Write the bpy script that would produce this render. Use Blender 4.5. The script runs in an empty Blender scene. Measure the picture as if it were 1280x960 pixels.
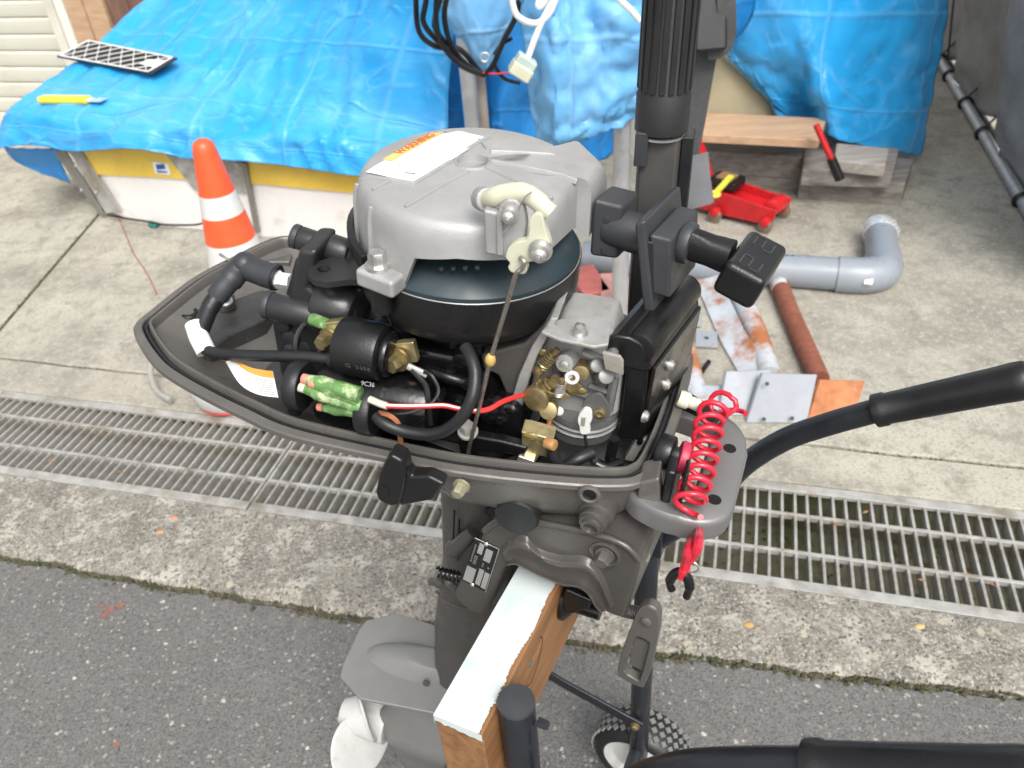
import bpy, bmesh, math, random
from mathutils import Vector, Matrix, noise
V = Vector
rnd = random.Random(7)
rad = math.radians
scn = bpy.context.scene
COL = scn.collection

# ------------------------------------------------------------------ camera
CAM_H = 1.55
FPX, CX, CY = 1030.0, 640.0, 480.0            # focal length and centre in photograph pixels (1280 x 960)
PITCH, ROLL = rad(36.84), rad(4.84)
_f = V((0, math.cos(PITCH), -math.sin(PITCH)))
_d = V((0, -math.sin(PITCH), -math.cos(PITCH)))
_r = V((1, 0, 0))
EX = math.sin(ROLL) * _d + math.cos(ROLL) * _r
EY = math.cos(ROLL) * _d - math.sin(ROLL) * _r
CP = V((0, 0, CAM_H))
cd = bpy.data.cameras.new('camera'); cam = bpy.data.objects.new('camera', cd); COL.objects.link(cam)
cam.matrix_world = Matrix(((EX.x, -EY.x, -_f.x, CP.x), (EX.y, -EY.y, -_f.y, CP.y), (EX.z, -EY.z, -_f.z, CP.z), (0, 0, 0, 1)))
cd.sensor_width = 36.0; cd.lens = 36.0 * FPX / 1280.0
cd.clip_start = 0.05; cd.clip_end = 300
cd.dof.use_dof = True; cd.dof.focus_distance = 0.84; cd.dof.aperture_fstop = 9.0
scn.camera = cam

# ------------------------------------------------------------------ sky, sun, exposure
SUN_EL, SUN_AZ = rad(52), rad(165)              # veiled sun high behind the camera
w = bpy.data.worlds.new('World'); scn.world = w; w.use_nodes = True
nt = w.node_tree; nt.nodes.clear()
sky = nt.nodes.new('ShaderNodeTexSky'); sky.sky_type = 'NISHITA'; sky.sun_disc = False
sky.sun_elevation = SUN_EL; sky.sun_rotation = SUN_AZ
sky.air_density = 1.0; sky.dust_density = 6.0; sky.ozone_density = 1.0
hs = nt.nodes.new('ShaderNodeHueSaturation'); hs.inputs['Saturation'].default_value = 0.22
bg = nt.nodes.new('ShaderNodeBackground'); bg.inputs['Strength'].default_value = 0.15
wo = nt.nodes.new('ShaderNodeOutputWorld')
nt.links.new(sky.outputs[0], hs.inputs['Color']); nt.links.new(hs.outputs[0], bg.inputs[0]); nt.links.new(bg.outputs[0], wo.inputs[0])
sd = bpy.data.lights.new('sun', 'SUN'); sd.energy = 1.25; sd.angle = rad(30); sd.color = (1, .965, .91)
so = bpy.data.objects.new('sun', sd); COL.objects.link(so)
_sd = V((math.sin(SUN_AZ) * math.cos(SUN_EL), math.cos(SUN_AZ) * math.cos(SUN_EL), math.sin(SUN_EL)))
so.rotation_euler = _sd.to_track_quat('Z', 'Y').to_euler()
scn.view_settings.view_transform = 'Standard'; scn.view_settings.look = 'None'
scn.view_settings.gamma = 1; scn.view_settings.exposure = 0.6
scn.view_settings.use_curve_mapping = False

# ------------------------------------------------------------------ pixel -> place helpers
def ray(u, v): return _f + EX * ((u - CX) / FPX) + EY * ((v - CY) / FPX)
def hit(u, v, p, n):
    d = ray(u, v); return CP + d * ((V(p) - CP).dot(n) / d.dot(n))
def gz(u, v, z=0.0): return hit(u, v, V((0, 0, z)), V((0, 0, 1)))
def gy(u, v, y): return hit(u, v, V((0, y, 0)), V((0, 1, 0)))
def gd(u, v, d): return CP + ray(u, v) * d
# motor frame: x forward, y away from the camera, z up the drive shaft (motor trimmed 6.5 degrees)
MA, MT = rad(-17), rad(6.5)
_F = V((math.cos(MA), math.sin(MA), 0)); _Z = V((0, 0, 1))
MXv = math.cos(MT) * _F - math.sin(MT) * _Z
MYv = V((-math.sin(MA), math.cos(MA), 0))
MZv = math.cos(MT) * _Z + math.sin(MT) * _F
MO = gz(520, 450, 1.07) + MXv * .052 + MYv * .015
MW = Matrix(((MXv.x, MYv.x, MZv.x, MO.x), (MXv.y, MYv.y, MZv.y, MO.y), (MXv.z, MYv.z, MZv.z, MO.z), (0, 0, 0, 1)))
MI = MW.inverted()
def mz(u, v, h): return MI @ hit(u, v, MO + MZv * h, MZv)
def my(u, v, y): return MI @ hit(u, v, MO + MYv * y, MYv)
def mx(u, v, x): return MI @ hit(u, v, MO + MXv * x, MXv)
# stand frame: x towards the handles, y away from the camera
SA = rad(-28)
SXv = V((math.cos(SA), math.sin(SA), 0)); SYv = V((-math.sin(SA), math.cos(SA), 0))
def S(x, y, z): return SXv * x + SYv * y + V((0, 0, z))
def sy(u, v, y): return hit(u, v, SYv * y, SYv)
def sx(u, v, x): return hit(u, v, SXv * x, SXv)
def toM(pts): return [MI @ p for p in pts]
# drain frame
DA = rad(-17.1)
DE = V((math.cos(DA), math.sin(DA), 0)); DN = V((-math.sin(DA), math.cos(DA), 0))
def D(e, n, z=0.0): return DE * e + DN * n + V((0, 0, z))

# ------------------------------------------------------------------ materials
MATS = {}
def mat(name, col, rough=.5, metal=0.0, var=.12, scale=14.0, bump=0.0, bscale=160.0, rvar=.12, col2=None, c2s=9.0, c2lo=.5, c2hi=.6, coat=0.0, spec=.5, trans=0.0, wave=None):
    if name in MATS: return MATS[name]
    m = bpy.data.materials.new(name); m.use_nodes = True
    n = m.node_tree.nodes; L = m.node_tree.links; b = n['Principled BSDF']
    tc = n.new('ShaderNodeTexCoord')
    nz = n.new('ShaderNodeTexNoise'); nz.inputs['Scale'].default_value = scale; nz.inputs['Detail'].default_value = 6; nz.inputs['Roughness'].default_value = .62
    L.new(tc.outputs['Object'], nz.inputs['Vector'])
    mr = n.new('ShaderNodeMapRange'); mr.inputs[1].default_value = .3; mr.inputs[2].default_value = .7; mr.inputs[3].default_value = 1 - var; mr.inputs[4].default_value = 1 + var
    L.new(nz.outputs['Fac'], mr.inputs[0])
    mul = n.new('ShaderNodeMix'); mul.data_type = 'RGBA'; mul.blend_type = 'MULTIPLY'; mul.inputs['Factor'].default_value = 1
    mul.inputs[6].default_value = (*col, 1)
    src = None
    if col2:
        n2 = n.new('ShaderNodeTexNoise'); n2.inputs['Scale'].default_value = c2s; n2.inputs['Detail'].default_value = 8; n2.inputs['Roughness'].default_value = .65
        L.new(tc.outputs['Object'], n2.inputs['Vector'])
        m2 = n.new('ShaderNodeMapRange'); m2.inputs[1].default_value = c2lo; m2.inputs[2].default_value = c2hi
        L.new(n2.outputs['Fac'], m2.inputs[0])
        mx2 = n.new('ShaderNodeMix'); mx2.data_type = 'RGBA'
        mx2.inputs[6].default_value = (*col, 1); mx2.inputs[7].default_value = (*col2, 1)
        L.new(m2.outputs[0], mx2.inputs['Factor']); L.new(mx2.outputs[2], mul.inputs[6])
    L.new(mr.outputs[0], mul.inputs[7])
    L.new(mul.outputs[2], b.inputs['Base Color'])
    m3 = n.new('ShaderNodeMapRange'); m3.inputs[1].default_value = .3; m3.inputs[2].default_value = .7
    m3.inputs[3].default_value = max(.03, rough - rvar); m3.inputs[4].default_value = min(1, rough + rvar)
    n3 = n.new('ShaderNodeTexNoise'); n3.inputs['Scale'].default_value = scale * 2.3; n3.inputs['Detail'].default_value = 5
    L.new(tc.outputs['Object'], n3.inputs['Vector']); L.new(n3.outputs['Fac'], m3.inputs[0]); L.new(m3.outputs[0], b.inputs['Roughness'])
    b.inputs['Metallic'].default_value = metal
    b.inputs['Coat Weight'].default_value = coat
    b.inputs['Specular IOR Level'].default_value = spec
    b.inputs['Transmission Weight'].default_value = trans
    if bump:
        bn = n.new('ShaderNodeTexNoise'); bn.inputs['Scale'].default_value = bscale; bn.inputs['Detail'].default_value = 4
        L.new(tc.outputs['Object'], bn.inputs['Vector'])
        bp = n.new('ShaderNodeBump'); bp.inputs['Strength'].default_value = bump; bp.inputs['Distance'].default_value = .002
        L.new(bn.outputs['Fac'], bp.inputs['Height']); L.new(bp.outputs[0], b.inputs['Normal'])
    MATS[name] = m
    return m

def mat_ground(name, base, patches, stones, bump=.5, rough=.9, dist=.004):
    """patches: (scale, lo, hi, colour) soft noise blends; stones: (voronoi scale, amount, colour) speckles"""
    m = bpy.data.materials.new(name); m.use_nodes = True
    n = m.node_tree.nodes; L = m.node_tree.links; b = n['Principled BSDF']
    tc = n.new('ShaderNodeTexCoord'); cur = None
    rgb = n.new('ShaderNodeRGB'); rgb.outputs[0].default_value = (*base, 1); cur = rgb.outputs[0]
    for (s, lo, hi, c) in patches:
        z = n.new('ShaderNodeTexNoise'); z.inputs['Scale'].default_value = s; z.inputs['Detail'].default_value = 9; z.inputs['Roughness'].default_value = .68
        L.new(tc.outputs['Object'], z.inputs['Vector'])
        r = n.new('ShaderNodeMapRange'); r.inputs[1].default_value = lo; r.inputs[2].default_value = hi; L.new(z.outputs['Fac'], r.inputs[0])
        x = n.new('ShaderNodeMix'); x.data_type = 'RGBA'; x.inputs[7].default_value = (*c, 1)
        L.new(r.outputs[0], x.inputs['Factor']); L.new(cur, x.inputs[6]); cur = x.outputs[2]
    hgt = None
    for (s, amt, c) in stones:
        vz = n.new('ShaderNodeTexVoronoi'); vz.inputs['Scale'].default_value = s
        dn_ = n.new('ShaderNodeTexNoise'); dn_.inputs['Scale'].default_value = s * 1.3; dn_.inputs['Detail'].default_value = 2; L.new(tc.outputs['Object'], dn_.inputs['Vector'])
        sc_ = n.new('ShaderNodeVectorMath'); sc_.operation = 'SCALE'; sc_.inputs['Scale'].default_value = .9 / s; L.new(dn_.outputs['Color'], sc_.inputs[0])
        av_ = n.new('ShaderNodeVectorMath'); av_.operation = 'ADD'; L.new(tc.outputs['Object'], av_.inputs[0]); L.new(sc_.outputs[0], av_.inputs[1]); L.new(av_.outputs[0], vz.inputs['Vector'])
        sep = n.new('ShaderNodeSeparateColor'); L.new(vz.outputs['Color'], sep.inputs[0])
        lt = n.new('ShaderNodeMath'); lt.operation = 'LESS_THAN'; lt.inputs[1].default_value = amt; L.new(sep.outputs[0], lt.inputs[0])
        dr = n.new('ShaderNodeMapRange'); dr.inputs[1].default_value = .25; dr.inputs[2].default_value = .42; dr.inputs[3].default_value = 1; dr.inputs[4].default_value = 0
        L.new(vz.outputs['Distance'], dr.inputs[0])
        mm = n.new('ShaderNodeMath'); mm.operation = 'MULTIPLY'; L.new(lt.outputs[0], mm.inputs[0]); L.new(dr.outputs[0], mm.inputs[1])
        vr = n.new('ShaderNodeMix'); vr.data_type = 'RGBA'; vr.inputs[6].default_value = (c[0] * .6, c[1] * .6, c[2] * .62, 1); vr.inputs[7].default_value = (min(1, c[0] * 1.35), min(1, c[1] * 1.3), min(1, c[2] * 1.2), 1)
        L.new(sep.outputs[1], vr.inputs['Factor'])
        x = n.new('ShaderNodeMix'); x.data_type = 'RGBA'; L.new(mm.outputs[0], x.inputs['Factor']); L.new(cur, x.inputs[6]); L.new(vr.outputs[2], x.inputs[7]); cur = x.outputs[2]
        if hgt is None: hgt = mm.outputs[0]
    L.new(cur, b.inputs['Base Color']); b.inputs['Roughness'].default_value = rough; b.inputs['Specular IOR Level'].default_value = .3
    bn = n.new('ShaderNodeTexNoise'); bn.inputs['Scale'].default_value = 110; bn.inputs['Detail'].default_value = 7; bn.inputs['Roughness'].default_value = .7
    L.new(tc.outputs['Object'], bn.inputs['Vector'])
    hh = bn.outputs['Fac']
    if hgt is not None:
        ad = n.new('ShaderNodeMath'); ad.operation = 'ADD'; L.new(bn.outputs['Fac'], ad.inputs[0]); L.new(hgt, ad.inputs[1]); hh = ad.outputs[0]
    bp = n.new('ShaderNodeBump'); bp.inputs['Strength'].default_value = bump; bp.inputs['Distance'].default_value = dist
    L.new(hh, bp.inputs['Height']); L.new(bp.outputs[0], b.inputs['Normal'])
    MATS[name] = m
    return m

def mat_wood(name, c1, c2, axis=(1, 8, 8), scale=12, rough=.7):
    m = bpy.data.materials.new(name); m.use_nodes = True
    n = m.node_tree.nodes; L = m.node_tree.links; b = n['Principled BSDF']
    tc = n.new('ShaderNodeTexCoord'); mp = n.new('ShaderNodeMapping'); mp.inputs['Scale'].default_value = axis
    L.new(tc.outputs['Object'], mp.inputs['Vector'])
    z = n.new('ShaderNodeTexNoise'); z.inputs['Scale'].default_value = scale; z.inputs['Detail'].default_value = 7; z.inputs['Distortion'].default_value = .6
    L.new(mp.outputs[0], z.inputs['Vector'])
    cr = n.new('ShaderNodeValToRGB'); cr.color_ramp.elements[0].position = .32; cr.color_ramp.elements[0].color = (*c1, 1); cr.color_ramp.elements[1].position = .7; cr.color_ramp.elements[1].color = (*c2, 1)
    L.new(z.outputs['Fac'], cr.inputs[0]); L.new(cr.outputs[0], b.inputs['Base Color']); b.inputs['Roughness'].default_value = rough
    bp = n.new('ShaderNodeBump'); bp.inputs['Strength'].default_value = .25; bp.inputs['Distance'].default_value = .002
    L.new(z.outputs['Fac'], bp.inputs['Height']); L.new(bp.outputs[0], b.inputs['Normal'])
    MATS[name] = m
    return m

def mat_tarp(name, col, rough=.38, pale=(.30, .55, .80)):
    m = bpy.data.materials.new(name); m.use_nodes = True; MATS[name] = m
    n = m.node_tree.nodes; L = m.node_tree.links; b = n['Principled BSDF']; tc = n.new('ShaderNodeTexCoord')
    def N(t, **k):
        x = n.new(t)
        for q, v_ in k.items(): x.inputs[q].default_value = v_
        return x
    def mth(op, a_, b_):
        x = n.new('ShaderNodeMath'); x.operation = op
        for i, q in enumerate((a_, b_)):
            if isinstance(q, (int, float)): x.inputs[i].default_value = q
            else: L.new(q, x.inputs[i])
        return x.outputs[0]
    def rng(src, lo, hi, o0=0.0, o1=1.0):
        x = n.new('ShaderNodeMapRange'); x.interpolation_type = 'SMOOTHSTEP'
        for i, q in enumerate((lo, hi, o0, o1)): x.inputs[i + 1].default_value = q
        L.new(src, x.inputs[0]); return x.outputs[0]
    z = N('ShaderNodeTexNoise', Scale=2.2, Detail=4.0, Roughness=.5); L.new(tc.outputs['UV'], z.inputs['Vector'])
    dv = n.new('ShaderNodeMix'); dv.data_type = 'RGBA'; dv.inputs['Factor'].default_value = .16
    L.new(tc.outputs['UV'], dv.inputs[6]); L.new(z.outputs['Color'], dv.inputs[7])
    cr = []
    for sc_, wd in ((3.2, .055), (9.0, .10)):
        v = n.new('ShaderNodeTexVoronoi'); v.feature = 'DISTANCE_TO_EDGE'; v.inputs['Scale'].default_value = sc_; L.new(dv.outputs[2], v.inputs['Vector'])
        gate = N('ShaderNodeTexNoise', Scale=sc_ * 1.1, Detail=2.0); L.new(tc.outputs['UV'], gate.inputs['Vector'])
        cr.append(mth('MULTIPLY', rng(v.outputs['Distance'], 0.0, wd, 1.0, 0.0), rng(gate.outputs['Fac'], .42, .62)))
    sp = n.new('ShaderNodeSeparateXYZ'); L.new(tc.outputs['UV'], sp.inputs[0]); fold = None
    for ax, per in ((0, .46), (1, .38)):
        t = mth('ABSOLUTE', mth('SUBTRACT', mth('FRACT', mth('DIVIDE', sp.outputs[ax], per), 0.0), .5), 0.0)
        r = rng(t, 0.0, .035, 1.0, 0.0); fold = r if fold is None else mth('MAXIMUM', fold, r)
    wp = N('ShaderNodeTexNoise', Scale=60.0, Detail=3.0); L.new(tc.outputs['UV'], wp.inputs['Vector'])
    h = mth('ADD', mth('MULTIPLY', z.outputs['Fac'], 1.1), mth('ADD', mth('MULTIPLY', cr[0], .30), mth('ADD', mth('MULTIPLY', cr[1], .06), mth('ADD', mth('MULTIPLY', fold, .14), mth('MULTIPLY', wp.outputs['Fac'], .05)))))
    bp = n.new('ShaderNodeBump'); bp.inputs['Strength'].default_value = .52; bp.inputs['Distance'].default_value = .035
    L.new(h, bp.inputs['Height']); L.new(bp.outputs[0], b.inputs['Normal'])
    fd = N('ShaderNodeTexNoise', Scale=1.4, Detail=7.0, Roughness=.65); L.new(tc.outputs['UV'], fd.inputs['Vector'])
    mix1 = n.new('ShaderNodeMix'); mix1.data_type = 'RGBA'; mix1.inputs[6].default_value = (*col, 1); mix1.inputs[7].default_value = (*pale, 1)
    L.new(mth('ADD', rng(fd.outputs['Fac'], .42, .80, 0.0, .38), mth('MULTIPLY', mth('MAXIMUM', mth('MULTIPLY', cr[0], .8), mth('MAXIMUM', cr[1], fold)), .16)), mix1.inputs['Factor'])
    dt = N('ShaderNodeTexNoise', Scale=5.0, Detail=8.0, Roughness=.7); L.new(tc.outputs['UV'], dt.inputs['Vector'])
    mix2 = n.new('ShaderNodeMix'); mix2.data_type = 'RGBA'; mix2.inputs[7].default_value = (.10, .17, .22, 1)
    L.new(rng(dt.outputs['Fac'], .60, .82, 0.0, .45), mix2.inputs['Factor']); L.new(mix1.outputs[2], mix2.inputs[6]); L.new(mix2.outputs[2], b.inputs['Base Color'])
    L.new(rng(fd.outputs['Fac'], .3, .7, rough - .08, rough + .12), b.inputs['Roughness']); b.inputs['Specular IOR Level'].default_value = .5
    return m

BLACK = mat('black_plastic', (.0085, .0085, .009), .34, var=.25, bump=.12, bscale=500)
BLACKP = mat('black_paint', (.006, .006, .0065), .24, var=.3, bump=.08, bscale=260)
RUBBER = mat('grey_rubber', (.034, .036, .041), .5, var=.18, bump=.15, bscale=600)
RUBBERD = mat('dark_rubber', (.013, .0135, .015), .42, var=.2, bump=.15, bscale=600)
COWL = mat('cowl_paint', (.130, .122, .112), .34, metal=.3, var=.1, bump=.06, bscale=420, rvar=.1, col2=(.165, .156, .144), c2s=34, c2lo=.55, c2hi=.75)
TRAY = mat('tray_plastic', (.052, .051, .050), .30, var=.18, bump=.15, bscale=350, col2=(.075, .073, .07), c2s=16, c2lo=.5, c2hi=.72)
HEADM = mat('head_paint', (.024, .024, .0255), .36, var=.18, bump=.1, bscale=400)
LEGP = mat('leg_paint', (.098, .091, .084), .35, metal=.35, var=.12, bump=.06, bscale=420)
ALU = mat('cast_aluminium', (.36, .36, .358), .52, metal=.3, var=.09, scale=22, bump=.18, bscale=620, rvar=.08, col2=(.29, .285, .275), c2s=13, c2lo=.55, c2hi=.78)
ALUD = mat('carb_metal', (.38, .38, .37), .42, metal=.35, var=.16, scale=40, bump=.2, bscale=500, col2=(.30, .27, .18), c2s=28, c2lo=.58, c2hi=.74)
STEEL = mat('bright_steel', (.58, .57, .55), .34, metal=.85, var=.1, scale=80)
BRASS = mat('brass', (.33, .265, .135), .38, metal=.8, var=.22, scale=90, col2=(.22, .15, .06), c2s=60, c2lo=.52, c2hi=.72)
ZINC = mat('yellow_zinc', (.46, .39, .21), .33, metal=.8, var=.15, scale=60)
CREAM = mat('cream_plastic', (.54, .54, .41), .42, var=.06, scale=40)
WHITEP = mat('white_plastic', (.64, .64, .62), .42, var=.04)
LABELW = mat('label_white', (.72, .73, .72), .5, var=.03)
ORANGE = mat('label_orange', (.80, .36, .06), .5, var=.05)
ORANGET = mat('label_text', (.55, .14, .03), .5, var=.05)
INK = mat('label_ink', (.10, .10, .10), .6, var=.1)
TEAL = mat('flywheel_teal', (.018, .032, .039), .5, var=.15)
REDC = mat('lanyard_red', (.62, .02, .045), .30, var=.08, coat=.3)
REDP = mat('red_paint', (.52, .015, .02), .32, var=.15, col2=(.3, .02, .02), c2s=20, c2lo=.55, c2hi=.7)
WIRER = mat('wire_red', (.65, .03, .03), .35)
WIREW = mat('wire_white', (.78, .76, .72), .4)
WIREBR = mat('wire_brown', (.36, .13, .06), .45)
GREENV = mat('green_vinyl', (.10, .22, .06), .2, var=.3, scale=60, col2=(.40, .47, .27), c2s=70, c2lo=.5, c2hi=.62, coat=.6)
TUBEB = mat('stand_tube_paint', (.016, .018, .023), .34, var=.25, bump=.05, col2=(.05, .045, .042), c2s=45, c2lo=.64, c2hi=.75)
GALV = mat('galvanised', (.36, .355, .335), .55, metal=.15, var=.22, scale=20, bump=.25, bscale=200, col2=(.22, .19, .145), c2s=9, c2lo=.47, c2hi=.66)
GALVP = mat('galvanised_pipe', (.50, .51, .52), .42, metal=.6, var=.1, col2=(.33, .31, .29), c2s=12, c2lo=.55, c2hi=.75)
RUST = mat('rusty_paint', (.46, .49, .52), .55, var=.12, scale=18, bump=.25, bscale=240, col2=(.36, .13, .045), c2s=6, c2lo=.47, c2hi=.60)
RUSTD = mat('heavy_rust', (.21, .070, .040), .75, var=.25, scale=30, bump=.4, bscale=260)
RUSTM = mat('rust_orange', (.40, .15, .06), .75, var=.3, scale=22, bump=.4, bscale=220, col2=(.5, .34, .22), c2s=8, c2lo=.6, c2hi=.75)
PVC = mat('grey_pvc', (.24, .265, .295), .35, var=.06, scale=9)
FOIL = mat('crumpled_foil', (.85, .85, .83), .3, metal=.6, var=.15, scale=60, bump=.8, bscale=90)
ASPH = mat_ground('asphalt', (.125, .123, .119), [(2.5, .42, .7, (.155, .152, .147)), (1.0, .55, .75, (.11, .108, .104)), (240, .42, .62, (.19, .186, .178)), (130, .50, .66, (.085, .084, .082))], [(210, .5, (.20, .197, .188)), (95, .24, (.27, .265, .25)), (70, .03, (.42, .41, .39))], bump=.8, rough=.85)
KERB = mat_ground('kerb_concrete', (.235, .215, .18), [(2.2, .40, .66, (.33, .31, .265)), (6, .46, .64, (.15, .138, .115)), (14, .50, .58, (.44, .42, .36)), (20, .52, .60, (.19, .178, .155)), (70, .5, .62, (.17, .16, .14)), (160, .52, .62, (.46, .44, .39))], [(95, .30, (.27, .255, .23)), (32, .22, (.34, .315, .27)), (150, .2, (.13, .12, .11))], bump=1.0, rough=.92, dist=.006)
APRON = mat_ground('apron_concrete', (.33, .308, .258), [(.7, .40, .60, (.46, .435, .355)), (2.1, .46, .62, (.205, .192, .160)), (5.5, .50, .66, (.40, .38, .315)), (13, .50, .66, (.22, .207, .175)), (42, .52, .64, (.40, .38, .325)), (120, .52, .64, (.20, .19, .165)), (260, .52, .64, (.40, .385, .335))], [(170, .10, (.25, .24, .21))], bump=.45, rough=.9)
PIT = mat('drain_concrete', (.24, .225, .165), .9, var=.35, scale=9, col2=(.10, .115, .05), c2s=5, c2lo=.42, c2hi=.62, bump=.5, bscale=60)
MOSS = mat('moss', (.05, .055, .022), .95, var=.4, scale=30, col2=(.10, .085, .05), c2s=18, c2lo=.45, c2hi=.6, bump=.8, bscale=120)
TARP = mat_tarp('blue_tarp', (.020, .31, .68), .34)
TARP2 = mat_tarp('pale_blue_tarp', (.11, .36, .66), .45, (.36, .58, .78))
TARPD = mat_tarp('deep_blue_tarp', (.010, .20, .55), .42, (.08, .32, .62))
CONEO = mat('cone_orange', (.84, .10, .03), .42, var=.08, col2=(.55, .11, .06), c2s=14, c2lo=.56, c2hi=.74)
CONEW = mat('cone_white', (.62, .62, .60), .4, var=.06, col2=(.62, .62, .58), c2s=16, c2lo=.55, c2hi=.75)
HULLW = mat('hull_white', (.74, .72, .70), .3, var=.012, scale=3, coat=.3, col2=(.52, .49, .45), c2s=5, c2lo=.60, c2hi=.78)
HULLY = mat('hull_yellow', (.70, .48, .06), .32, var=.06, coat=.3, col2=(.46, .34, .10), c2s=6, c2lo=.58, c2hi=.78)
SHUT = mat('shutter_cream', (.58, .57, .49), .5, var=.06, scale=4, col2=(.52, .50, .42), c2s=5, c2lo=.55, c2hi=.75)
DOORW = mat_wood('door_boards', (.12, .062, .045), (.21, .115, .085), (8, 8, 1), 5)
PALEW = mat_wood('pale_timber', (.27, .24, .21), (.40, .37, .33), (1, 7, 7), 6, .85)
PLANK = mat_wood('fresh_plank', (.40, .25, .15), (.52, .36, .23), (1, 9, 9), 6)
OLDW = mat_wood('weathered_timber', (.15, .135, .12), (.30, .275, .25), (1, 7, 7), 6, .85)
BOARDW = mat_wood('stand_board', (.19, .085, .032), (.32, .165, .07), (9, 1, 9), 8, .55)
BOARDE = mat_wood('board_end_grain', (.36, .19, .08), (.50, .30, .14), (9, 9, 9), 14, .6)
PAINTW = mat('peeling_paint', (.55, .61, .60), .5, var=.06, scale=20, col2=(.42, .53, .525), c2s=16, c2lo=.56, c2hi=.7, bump=.2, bscale=150)
NETM = mat('grey_net', (.29, .284, .275), .8, var=.2, scale=8, bump=.5, bscale=300)
CREAMB = mat('cream_board', (.40, .35, .23), .6, var=.08, scale=10, col2=(.42, .36, .22), c2s=6, c2lo=.55, c2hi=.7)
WEB = mat('grey_webbing', (.06, .06, .063), .8, var=.15, scale=60, bump=.5, bscale=500)
BRICK = mat('red_brick', (.42, .12, .10), .85, var=.2, scale=25, bump=.4)
BRICKP = mat('pink_brick', (.50, .25, .22), .85, var=.2, scale=25, bump=.4)
YEL = mat('yellow_plastic', (.80, .62, .05), .4)
YELG = mat('yellow_green', (.62, .60, .06), .4)
WHITEM = mat('mat_white', (.72, .72, .70), .6, var=.08)

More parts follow.
